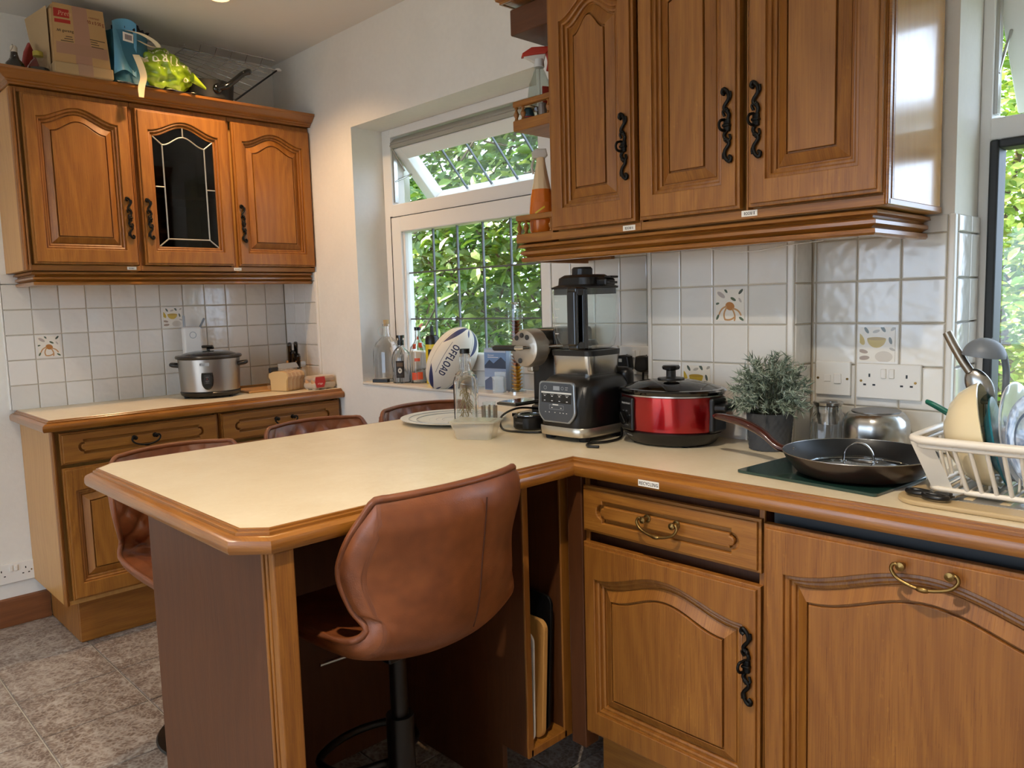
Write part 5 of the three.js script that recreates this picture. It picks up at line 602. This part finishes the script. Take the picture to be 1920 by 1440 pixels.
  mesh('glass_jar', loft([sq(0.0005, 0.0005, 0.242, 6), sq(0.056, 0.052, 0.24, 6), sq(0.064, 0.06, 0.246, 6), sq(0.068, 0.064, 0.27, 6), sq(0.0715, 0.067, 0.33, 6), sq(0.075, 0.07, 0.4, 6), sq(0.0705, 0.0655, 0.4, 6), sq(0.067, 0.0625, 0.33, 6), sq(0.0635, 0.0595, 0.27, 6), sq(0.055, 0.051, 0.25, 6)].map((f) => off(f, -0.012))), M.thinGlass, t);
  mesh('jug_handle', [bx(-0.001, 0.037, 0.24, 0.402, 0.045, 0.066, 0.005), bx(0.0, 0.036, 0.38, 0.403, 0.045, 0.09, 0.006), bx(0.002, 0.034, 0.25, 0.395, 0.078, 0.094, 0.007), bx(0.0, 0.036, 0.24, 0.262, 0.045, 0.088, 0.006)].map((g) => g.translate(0.024, 0, 0)), M.blackGloss, t, 'black handle'); mesh('blade_guard', cy(0.035, 0.028, 0.248, 0.262, 0, -0.012, 24), std(0x77797a, { roughness: 0.4, metalness: 0.7 }), t);
  const marks = []; for (let k = 0; k < 5; k++) marks.push(bx(-0.05, -0.038 + (k % 2) * 0.006, 0.28 + k * 0.022, 0.2815 + k * 0.022, 0.0535, 0.0545)); mesh('measure_marks', marks, M.white, t);
  mesh('lid', [loft([sq(0.0005, 0.0005, 0.399, 5), sq(0.075, 0.07, 0.399, 5), sq(0.076, 0.071, 0.404, 5), sq(0.062, 0.058, 0.41, 4), sq(0.06, 0.056, 0.428, 4), sq(0.05, 0.047, 0.436, 3), sq(0.0005, 0.0005, 0.437, 3)].map((f) => off(f, -0.012))), bx(0.03, 0.092, 0.404, 0.424, -0.03, 0.01, 0.006), bx(0.08, 0.1, 0.41, 0.416, -0.028, 0.006, 0.002), bx(0.082, 0.104, 0.424, 0.43, -0.026, 0.006, 0.002)], M.black, t); mesh('lid_cap', lathe([[0, 0.458], [0.024, 0.457], [0.028, 0.452], [0.028, 0.436], [0.032, 0.434]], 32).translate(-0.008, 0, -0.012), M.black, t); mesh('jar_gasket', loft([sq(0.069, 0.064, 0.384, 6), sq(0.0685, 0.0635, 0.399, 6)].map((f) => off(f, -0.012))), M.rubber, t);
  mesh('rear_cowl', [bx(-0.08, 0.09, 0.012, 0.185, -0.118, -0.075, 0.02)], M.black, t); mesh('power_lead', tube([[0.08, 0.03, -0.06], [0.11, 0.006, -0.02], [0.12, 0.004, 0.05], [0.1, 0.004, 0.1], [0.125, 0.004, 0.13], [0.15, 0.004, 0.12]], 0.0035, 36, 7), M.black, t); }
{ const t = thing('slow_cooker', 'oval metallic red slow cooker with glass lid', 'slow cooker', [2.436, TOP, 0.232], 0.06);
  const ov = (pts, n = 72) => { const g = new THREE.LatheGeometry(pts.map((p) => V2(Math.max(p[0], 0.0001), p[1])), n); g.scale(1.24, 1, 1); return toCreasedNormals(g, 0.6); }; const red = phy(0x9c0a10, { roughness: 0.24, metalness: 0.85, clearcoat: 0.8, clearcoatRoughness: 0.08 });
  mesh('base', ov([[0, 0.004], [0.088, 0.004], [0.095, 0.01], [0.107, 0.034], [0.104, 0.037], [0, 0.037]]), M.black, t); for (const [x, z] of [[0.07, 0.05], [-0.07, 0.05], [0.07, -0.05], [-0.07, -0.05]]) mesh('foot', cy(0.01, 0.011, 0, 0.006, x, z, 12), M.rubber, t); mesh('red_body', ov([[0.103, 0.035], [0.107, 0.04], [0.1085, 0.08], [0.1075, 0.124], [0.105, 0.127]]), red, t); mesh('steel_rim', ov([[0.106, 0.124], [0.1115, 0.126], [0.1115, 0.1295], [0.104, 0.131]]), M.steel, t); mesh('pot_rim', ov([[0.1, 0.127], [0.113, 0.131], [0.116, 0.137], [0.112, 0.142], [0.104, 0.143], [0.098, 0.135]]), M.blackGloss, t);
  mesh('dark_side', bx(-0.1385, -0.118, 0.036, 0.124, -0.034, 0.034, 0.008), M.black, t); mesh('dark_side', bx(0.118, 0.1385, 0.036, 0.124, -0.034, 0.034, 0.008), M.black, t); const lid = mesh('glass_lid', ov([[0.103, 0.143], [0.08, 0.153], [0.05, 0.16], [0, 0.164]]), phy(0x9c9a92, { transmission: 1, thickness: 0, roughness: 0.04 }), t); mesh('lid_knob', lathe([[0, 0.198], [0.02, 0.197], [0.023, 0.193], [0.021, 0.187], [0.012, 0.184], [0.012, 0.168], [0.034, 0.165], [0.034, 0.162], [0, 0.162]], 32), M.black, lid); mesh('stoneware', ov([[0.097, 0.134], [0.093, 0.06], [0.08, 0.05], [0, 0.05]]), M.black, t); for (const s of [-1, 1]) mesh('handle', [bx(s > 0 ? 0.125 : -0.144, s > 0 ? 0.168 : -0.125, 0.09, 0.108, -0.03, 0.03, 0.007)], M.black, t);
  const p = mesh('control_panel', bx(-0.026, 0.026, -0.042, 0.042, 0, 0.012, 0.006), M.black, t); p.position.set(-0.066, 0.08, 0.089); p.rotation.y = -0.4; mesh('panel_print', card(0.044, 0.072, 0, 0, 0.012), print(176, 288, (c) => { c.fillStyle = '#121213'; c.fillRect(0, 0, 176, 288); c.fillStyle = '#cfcfcb'; c.font = 'italic bold 24px serif'; c.fillText('Morphy Richards', 12, 44, 150); c.font = '15px sans-serif'; c.fillText('LOW', 24, 122); c.fillText('MED', 84, 118); c.fillText('HIGH', 128, 158); c.fillText('SLOW COOKER', 30, 262); }, { roughness: 0.3 }), p); mesh('dial', [cy(0.0165, 0.018, 0, 0.008, 0, 0, 28).rotateX(PI / 2).translate(-0.002, -0.01, 0.012), bx(-0.0035, 0.0035, -0.016, 0.016, 0.019, 0.024, 0.002).rotateZ(0.7).translate(-0.002 - 0.0, -0.01, 0)], M.blackGloss, p);
  const lg = mesh('base_print', card(0.036, 0.009), print(160, 40, (c) => { c.fillStyle = '#0d0d0e'; c.fillRect(0, 0, 160, 40); c.fillStyle = '#c4c4c0'; c.font = 'bold 22px sans-serif'; c.fillText('SEAR & STEW', 6, 28, 148); }), t); lg.position.set(-0.062, 0.0265, 0.0968); lg.rotation.set(0.45, -0.5, 0.2); }
{ const t = thing('potted_plant', 'bushy grey green rosemary plant in a grey textured pot', 'plant', [2.676, TOP, 0.172]); const pot = std(0x3f4144, { roughness: 0.75 });
  mesh('pot', grid((u, v) => { const a = u * 2 * PI, r = 0.047 + 0.007 * v + 0.0012 * Math.abs(Math.sin(12 * a + 14 * v)) * Math.abs(Math.sin(12 * a - 14 * v)); return [r * Math.cos(a), 0.001 + 0.088 * v, -r * Math.sin(a)]; }, 120, 30), pot, t, 'grey pot with a lattice relief'); mesh('pot_rim', lathe([[0.047, 0.08], [0.05, 0.089], [0.054, 0.089]], 40), pot, t); mesh('soil', cy(0.049, 0.049, 0.07, 0.08, 0, 0, 28), std(0x2c231c, { roughness: 1 }), t);
  const one = new THREE.ConeGeometry(0.5, 1, 4).scale(0.2, 1, 0.08).translate(0, 0.5, 0), im = new THREE.InstancedMesh(one, std(0xffffff, { roughness: 0.7 }), 3600), m = new THREE.Matrix4(), q = new THREE.Quaternion(), c = new THREE.Color(), stems = []; let k = 0;
  for (let s = 0; s < 150; s++) { const az = rr(0, 6.283), el = Math.acos(rr(-0.62, 1)), L = rr(0.078, 0.1), d = V(Math.sin(el) * Math.cos(az), Math.cos(el), Math.sin(el) * Math.sin(az)), o = V(0, 0.134, 0); const tip = o.clone().addScaledVector(d, L); if (tip.z < -0.06) tip.z = -0.06; if (s % 3 === 0) stems.push(rod([0.2 * d.x * 0.1, 0.085, 0.2 * d.z * 0.1], tip.clone().lerp(o, 0.2).toArray(), 0.0009, 4)); for (let j = 0; j < 24; j++) { const p = o.clone().lerp(tip, 0.45 + 0.55 * j / 23); const n = V(rr(-1, 1), rr(-1, 1), rr(-1, 1)).normalize().multiplyScalar(0.85).addScaledVector(d, 0.8).normalize(); q.setFromUnitVectors(V(0, 1, 0), n); const l = rr(0.012, 0.022); m.compose(p, q, V(l, l, l)); im.setMatrixAt(k, m); c.set([0x7f8d7c, 0x9fae98, 0x5c6a5a, 0xb8c2b0, 0x6c7b68][Math.floor(rnd() * 5)]); im.setColorAt(k, c); k++; } }
  im.name = 'needles'; im.userData.kind = 'stuff'; im.castShadow = im.receiveShadow = true; t.add(im); mesh('stems', stems, std(0x4d5544, { roughness: 0.9 }), t); }
{ const t = thing('glass_jar', 'clear glass jar holding a steel cup beside the plant', 'jar', [2.775, TOP, 0.075]); mesh('glass_body', lathe([[0, 0.001], [0.038, 0.001], [0.041, 0.006], [0.041, 0.06], [0.036, 0.078], [0.03, 0.088], [0.03, 0.108], [0.028, 0.108], [0.028, 0.088], [0.034, 0.076], [0.0385, 0.06], [0.0375, 0.008], [0, 0.006]], 36), M.solidGlass, t); mesh('steel_cup', lathe([[0, 0.058], [0.024, 0.058], [0.026, 0.1], [0.033, 0.104], [0.034, 0.11], [0.031, 0.112], [0.025, 0.108]], 32), M.steel, t); mesh('thread_ring', new THREE.TorusGeometry(0.031, 0.002, 6, 36).rotateX(PI / 2).translate(0, 0.096, 0), M.thinGlass, t); }
{ const t = thing('steel_pot', 'upturned round stainless steel pot against the tiles', 'pot', [2.893, TOP, 0.092]); mesh('pot_body', lathe([[0.07, 0.001], [0.0715, 0.004], [0.0715, 0.065], [0.069, 0.082], [0.06, 0.095], [0.05, 0.099], [0, 0.1]], 48), M.steel, t); mesh('rim', new THREE.TorusGeometry(0.0715, 0.002, 8, 48).rotateX(PI / 2).translate(0, 0.003, 0), M.steel, t); mesh('base_disc', cy(0.052, 0.052, 0.0985, 0.101, 0, 0, 40), std(0x8f8d8a, { roughness: 0.45, metalness: 1 }), t); }
tag(mesh('glass_cutting_board', ext(rrect(0.298, 0.205, 0.008), 0.006, 0.001, 1).rotateX(-PI / 2).rotateY(-0.1).translate(2.907, TOP, 0.365), phy(0x1f3a34, { roughness: 0.15, clearcoat: 0.6 })), 'dark green glass cutting board under the frying pan', 'chopping board');
{ const t = thing('frying_pan', 'wide dark brown frying pan with wooden look handle on the green board', 'pan', [2.955, TOP + 0.0065, 0.338]);
  mesh('pan_body', lathe([[0, 0.001], [0.105, 0.001], [0.118, 0.006], [0.14, 0.034], [0.145, 0.044], [0.1435, 0.045]], 72), phy(0x2a1813, { roughness: 0.3, clearcoat: 0.4 }), t); mesh('pan_inside', lathe([[0.1435, 0.045], [0.138, 0.036], [0.115, 0.01], [0.104, 0.006], [0, 0.006]], 72), std(0x1a1d20, { roughness: 0.35, metalness: 0.2 }), t, 'dark non-stick inside'); mesh('steel_rim', new THREE.TorusGeometry(0.1443, 0.0011, 6, 96).rotateX(PI / 2).translate(0, 0.0452, 0), M.steel, t);
  const d = V(-0.93, 0, -0.02).normalize(), P = (s, y, o = 0) => [d.x * s, y, d.z * s + o]; mesh('handle', grid((u, v) => { const c = curve([P(0.142, 0.03, 0), P(0.17, 0.034, 0.002), P(0.21, 0.06, 0.0), P(0.26, 0.078, -0.004), P(0.31, 0.085, -0.008), P(0.345, 0.086, -0.012)]), p = c.getPoint(v), a = u * 2 * PI, w = 0.012 * (0.8 + 0.35 * Math.sin(PI * v)) * (v > 0.93 ? Math.sqrt(Math.max(0.02, (1 - v) / 0.07)) : 1); return [p.x, p.y + 0.0085 * (w / 0.012) * Math.sin(a), p.z + w * Math.cos(a)]; }, 20, 36), phy(0x3e1812, { roughness: 0.22, clearcoat: 0.6 }), t, 'dark red brown handle'); mesh('handle_ferrule', rod(P(0.136, 0.028), P(0.155, 0.031), 0.009, 12), M.steel, t); }
{ const t = thing('pan_lid', 'glass pan lid with arched chrome handle inside the frying pan', 'lid', [2.955, TOP + 0.0135, 0.338]); mesh('lid_glass', lathe([[0.108, 0.004], [0.09, 0.012], [0.05, 0.018], [0, 0.02]], 60), M.thinGlass, t); mesh('lid_rim', new THREE.TorusGeometry(0.1085, 0.0022, 8, 72).rotateX(PI / 2).translate(0, 0.0032, 0), M.chrome, t); const c = curve([[-0.026, 0.018, 0.012], [-0.022, 0.04, 0.01], [-0.008, 0.054, 0.004], [0.01, 0.052, -0.004], [0.022, 0.036, -0.01], [0.026, 0.018, -0.012]]); mesh('arched_handle', [grid((u, v) => { const p = c.getPoint(v), a = u * 2 * PI; return [p.x + 0.0025 * Math.cos(a) * 1.0 + 0.0055 * Math.sin(a) * 0.42, p.y + 0.0025 * Math.cos(a), p.z + 0.0055 * Math.sin(a) * 0.9]; }, 12, 30), cy(0.007, 0.007, 0.016, 0.02, -0.026, 0.012, 12), cy(0.007, 0.007, 0.016, 0.02, 0.026, -0.012, 12)], M.chrome, t); }
// ---------- sink and dish rack ----------
{ const t = thing('inset_sink', 'beige resin sink and drainer let into the worktop', 'sink', [3.56, TOP, 0.29]); const bm = phy(0xb99f74, { roughness: 0.4 }); const s = rrect(0.97, 0.42, 0.05), h = new THREE.Path(rrect(0.4, 0.3, 0.05, 0.24, 0).getPoints()); s.holes.push(h); mesh('sink_rim', ext(s, 0.009, 0.003, 2).rotateX(-PI / 2), bm, t); mesh('bowl', [bx(0.02, 0.46, 0.0005, 0.002, -0.16, 0.16)], std(0x8b7858, { roughness: 0.5 }), t); const rg = []; for (let k = 0; k < 8; k++) rg.push(bx(-0.44 + k * 0.055, -0.425 + k * 0.055, 0.0085, 0.0105, -0.17, 0.15, 0.001)); mesh('drainer_ribs', rg, phy(0xc6b088, { roughness: 0.35 }), t); mesh('steel_strip', bx(-0.45, 0.0, 0.009, 0.0098, -0.19, 0.165, 0.0003), std(0x9c9a95, { roughness: 0.3, metalness: 0.7 }), t); }
{ const t = thing('dish_rack', 'white plastic dish rack standing on the drainer', 'dish rack', [3.3, TOP + 0.0105, 0.345]); const pl = phy(0xe6dccb, { roughness: 0.35 }); const W = 0.21, D = 0.115, w = 0.185, d = 0.08;
  const rimc = []; for (const p of rrect(2 * W, 2 * D, 0.03).getPoints(6)) rimc.push([p.x, 0.098, p.y]); rimc.pop(); mesh('rim', [tube(rimc, 0.0075, 90, 8, true), tube(rimc.map((p) => [p[0] * 0.985, 0.088, p[2] * 0.975]), 0.005, 90, 6, true)], pl, t); const bot = []; for (const p of rrect(2 * w, 2 * d, 0.02).getPoints(6)) bot.push([p.x, 0.008, p.y]); bot.pop(); mesh('bottom_ring', tube(bot, 0.005, 80, 6, true), pl, t);
  for (let k = 0; k < 16; k++) { const x = -0.9 + 1.8 * k / 15; for (const s of [-1, 1]) { if (k < 2 && s > 0) continue; mesh('slat', rod([x * w, 0.008, s * d], [x * W, 0.094, s * D], 0.0038, 6), pl, t); } mesh('floor_bar', rod([x * w, 0.008, -d], [x * w, 0.008, d], 0.0026, 5), pl, t); if (k % 2 && k < 14) mesh('divider', tube([[x * w, 0.008, d * 0.5], [x * w, 0.05, d * 0.35], [x * w, 0.05, -d * 0.35], [x * w, 0.008, -d * 0.5]], 0.0026, 14, 5), pl, t); }
  for (const z of [-0.6, -0.2, 0.2, 0.6]) for (const s of [-1, 1]) mesh('slat', rod([s * w, 0.008, z * d], [s * W, 0.094, z * D], 0.0038, 6), pl, t); mesh('corner_panel', grid((u, v) => { const a = lerp(-w * 0.98, -W * 0.985, v), z = lerp(d, D, v); return [a + u * 0.035, 0.01 + 0.084 * v, z - 0.002]; }, 3, 4), phy(0xe6dccb, { roughness: 0.35, side: THREE.DoubleSide }), t); }
const RB = TOP + 0.024;
function disc(name, label, cat, pts, mat, pos, tilt, yaw) { const t = thing(name, label, cat, pos, yaw); const m = mesh(name === 'mixing_bowl' ? 'bowl_body' : 'plate_body', lathe(pts, 64), mat, t); m.rotation.z = tilt; return [t, m]; }
disc('mixing_bowl', 'cream bowl standing on its edge in the dish rack', 'bowl', [[0, -0.062], [0.036, -0.062], [0.042, -0.058], [0.066, -0.046], [0.083, -0.028], [0.091, -0.01], [0.095, 0.004], [0.092, 0.005], [0.086, -0.01], [0.077, -0.028], [0.06, -0.044], [0, -0.055]], phy(0xe9d7ae, { roughness: 0.22, clearcoat: 0.4 }), [3.185, RB + 0.086, 0.35], -PI / 2 + 0.22, 0.15);
const plateP = (r) => [[0, 0.001], [r * 0.6, 0.001], [r * 0.64, 0.004], [r * 0.98, 0.014], [r, 0.017], [r * 0.97, 0.0175], [r * 0.62, 0.008], [0, 0.006]];
disc('dinner_plate', 'plain white plate standing in the dish rack behind the cream bowl', 'plate', plateP(0.092), phy(0xe4e6e8, { roughness: 0.12, clearcoat: 0.6 }), [3.212, RB + 0.086, 0.318], -PI / 2 + 0.16, -0.08);
disc('teal_plate', 'thin teal plate between the cream bowl and white plate', 'plate', plateP(0.08), phy(0x1f6a78, { roughness: 0.3 }), [3.192, RB + 0.074, 0.36], -PI / 2 + 0.22, 0.15);
{ const [t, m] = disc('patterned_plate', 'blue grey patterned plate standing in the dish rack', 'plate', plateP(0.085), phy(0xffffff, { roughness: 0.15, clearcoat: 0.5, map: dataTex(128, 128, (u, v) => { const n = nz(u, v, 9, 9, 201) + 0.6 * nz(u, v, 22, 22, 203); return mix([206, 212, 222], [112, 130, 164], clamp(0.4 + n)); }) }), [3.252, RB + 0.08, 0.35], -PI / 2 + 0.2, -0.38); mesh('plate_ring', lathe([[0.05, 0.0085], [0.054, 0.0092], [0.056, 0.0085]], 48), std(0x6f7c92), m); }
{ const t = thing('soup_ladle', 'grey ladle with its bowl upward in the dish rack', 'ladle', [3.175, RB, 0.262]); mesh('handle', tube([[0.01, 0.002, 0.0], [0.012, 0.12, 0.0], [0.013, 0.2, 0.0], [0.004, 0.236, 0.006], [-0.012, 0.25, 0.01]], 0.0062, 30, 8), std(0x6f757b, { roughness: 0.45 }), t); const b = mesh('ladle_bowl', new THREE.SphereGeometry(0.036, 32, 14, 0, 2 * PI, 0, PI / 2).scale(1, 0.95, 1), std(0x6f757b, { roughness: 0.45, side: THREE.DoubleSide }), t); b.position.set(-0.02, 0.22, 0.014); b.rotation.z = -0.12; }
{ const t = thing('steel_spoon', 'large steel serving spoon standing in the dish rack', 'spoon', [3.155, RB, 0.28]); mesh('spoon_handle', tube([[-0.062, 0.264, 0.0], [-0.05, 0.24, 0.0], [-0.032, 0.208, 0.0], [-0.02, 0.19, 0.0]], 0.0082, 24, 10), std(0x9a8f80, { roughness: 0.3, metalness: 0.9 }), t); mesh('spoon_bowl', ball(0.03, 0, 0, 0.0, 0.74, 1.2, 0.4, 24).rotateZ(0.5).translate(-0.004, 0.164, 0), M.steel, t); mesh('spoon_tip', rod([0.006, 0.14, 0], [0.01, 0.0, 0], 0.004), M.steel, t); }
{ const t = thing('peeler', 'kitchen tool with green loop handle resting on the dish rack', 'utensil', [3.138, RB + 0.078, 0.33]); mesh('loop_handle', tube([[0.02, 0.02, 0.006], [-0.05, 0.056, 0.006], [-0.062, 0.058, 0.0], [-0.05, 0.05, -0.006], [0.02, 0.01, -0.006]], 0.0042, 40, 8), phy(0x146450, { roughness: 0.35 }), t); mesh('blade', bx(0.018, 0.05, 0.006, 0.02, -0.004, 0.004, 0.001), M.steel, t); }
{ const t = thing('kitchen_scissors', 'black handled scissors lying on the drainer edge', 'scissors', [3.128, TOP + 0.0145, 0.462], -0.15); for (const [x, z] of [[-0.018, 0.0], [0.016, 0.012]]) { const lp = []; for (let k = 0; k < 10; k++) { const a = k / 10 * 2 * PI; lp.push([x + 0.02 * Math.cos(a), 0.002, z + 0.0115 * Math.sin(a)]); } mesh('finger_loop', tube(lp, 0.0042, 40, 8, true), M.black, t); } mesh('pivot', bx(0.006, 0.034, -0.003, 0.007, -0.014, -0.002, 0.003), M.black, t); mesh('blade', [bx(0.026, 0.04, 0.0, 0.004, -0.05, -0.008, 0.001)], M.steel, t); }
{ const t = thing('black_spatula', 'black utensil standing at the back of the dish rack', 'utensil', [3.262, RB, 0.262]); mesh('handle', tube([[0, 0, 0], [-0.004, 0.12, 0], [0.0, 0.2, 0], [0.01, 0.27, 0]], 0.009, 24, 8), M.black, t); mesh('head', bx(-0.01, 0.04, 0.15, 0.25, -0.004, 0.004, 0.003), M.black, t); mesh('sleeve', cy(0.011, 0.011, 0.13, 0.15, -0.003, 0, 14), std(0x9fc4bc), t); }
// bottles on the end shelves
{ const t = thing('spray_bottle', 'clear spray bottle with red and white trigger on the upper end shelf', 'bottle', [2.003, Y0 + 0.3425, 0.238], 0.75); mesh('bottle_body', lathe([[0, 0.001], [0.034, 0.001], [0.037, 0.006], [0.036, 0.06], [0.03, 0.105], [0.018, 0.135], [0.013, 0.145], [0.013, 0.155]], 32), phy(0xdfe6e2, { transmission: 0.95, thickness: 0, roughness: 0.06 }), t); mesh('label', new THREE.CylinderGeometry(0.037, 0.0375, 0.06, 20, 1, true, 0.2, 0.9).translate(0, 0.06, 0), std(0x9a2f24, { side: THREE.DoubleSide }), t); mesh('neck', cy(0.015, 0.014, 0.15, 0.172, 0, 0, 18), phy(0xcfd0ce, { roughness: 0.4 }), t); mesh('spray_head', [ext(shp([[-0.05, 0.0], [-0.046, 0.012], [-0.02, 0.027], [0.03, 0.028], [0.034, 0.02], [0.02, 0.008], [-0.012, 0.006]]), 0.02, 0.004, 2).translate(0, 0.178, -0.01)], phy(0xb8321e, { roughness: 0.4 }), t); mesh('spray_throat', ext(shp([[-0.044, 0.002], [-0.012, 0.006], [0.02, 0.008], [0.012, -0.018], [-0.01, -0.018]]), 0.016, 0.003, 2).translate(0, 0.178, -0.008), phy(0xd5cfc6, { roughness: 0.4 }), t); mesh('trigger', tube([[0.022, 0.19, 0], [0.028, 0.165, 0], [0.024, 0.14, 0]], 0.005, 10, 6), phy(0xb8321e, { roughness: 0.4 }), t); mesh('dip_tube', rod([0, 0.01, 0], [0, 0.15, 0], 0.0018), M.white, t); }
{ const t = thing('cleaner_bottle', 'orange spray cleaner with white trigger on the lower end shelf', 'bottle', [2.004, Y0 + 0.0275, 0.242], 0.75); mesh('liquid_body', lathe([[0, 0.001], [0.032, 0.001], [0.036, 0.008], [0.037, 0.06], [0.033, 0.1], [0.028, 0.125]], 32), phy(0xd8701c, { roughness: 0.2, clearcoat: 0.5 }), t); mesh('upper_body', lathe([[0.028, 0.125], [0.02, 0.165], [0.013, 0.205], [0.0125, 0.215]], 32), phy(0xe2c49a, { roughness: 0.2, clearcoat: 0.5 }), t, 'pale upper bottle'); mesh('label', new THREE.CylinderGeometry(0.0365, 0.0378, 0.05, 20, 1, true, -0.6, 1.2).translate(0, 0.062, 0), print(128, 96, (c) => { c.fillStyle = '#d8701c'; c.fillRect(0, 0, 128, 96); c.strokeStyle = '#e8c832'; c.lineWidth = 10; c.beginPath(); c.moveTo(8, 60); c.lineTo(90, 26); c.stroke(); c.fillStyle = '#2a2c58'; c.fillRect(10, 62, 50, 22); }, { side: THREE.DoubleSide }), t); mesh('spray_head', [ext(shp([[-0.024, 0.0], [-0.026, 0.016], [-0.014, 0.026], [0.016, 0.026], [0.02, 0.008], [0.012, 0.0]]), 0.024, 0.004, 2).translate(0, 0.213, -0.012), tube([[-0.02, 0.212, 0], [-0.026, 0.19, 0], [-0.022, 0.17, 0]], 0.004, 10, 6)], phy(0xded7cc, { transmission: 0.3, thickness: 0, roughness: 0.4 }), t); }
{ const t = thing('small_figurine', 'little figurine with wide pale hat on the upper end shelf', 'figurine', [2.0, Y0 + 0.3425, 0.284], 0.6); mesh('figure', lathe([[0, 0.001], [0.015, 0.001], [0.018, 0.012], [0.014, 0.026], [0.009, 0.031], [0.009, 0.036], [0, 0.04]], 20), std(0x1d3b40, { roughness: 0.4 }), t); mesh('hat', lathe([[0, 0.044], [0.006, 0.043], [0.009, 0.036], [0.019, 0.034], [0.019, 0.032], [0, 0.032]], 20), std(0xd9c9a0), t); mesh('red_trim', new THREE.TorusGeometry(0.017, 0.002, 6, 20).rotateX(PI / 2).translate(0, 0.006, 0), std(0x9a2a24), t); }
tag(mesh('glass_shaker', lathe([[0, 0.001], [0.011, 0.001], [0.011, 0.034], [0.009, 0.036], [0, 0.036]], 18).translate(2.054, Y0 + 0.3425, 0.283), phy(0x8d8580, { roughness: 0.3, metalness: 0.5 })), 'small grey shaker beside the figurine on the upper end shelf', 'shaker');
scene.updateMatrixWorld(true);
renderer.render(scene, camera);
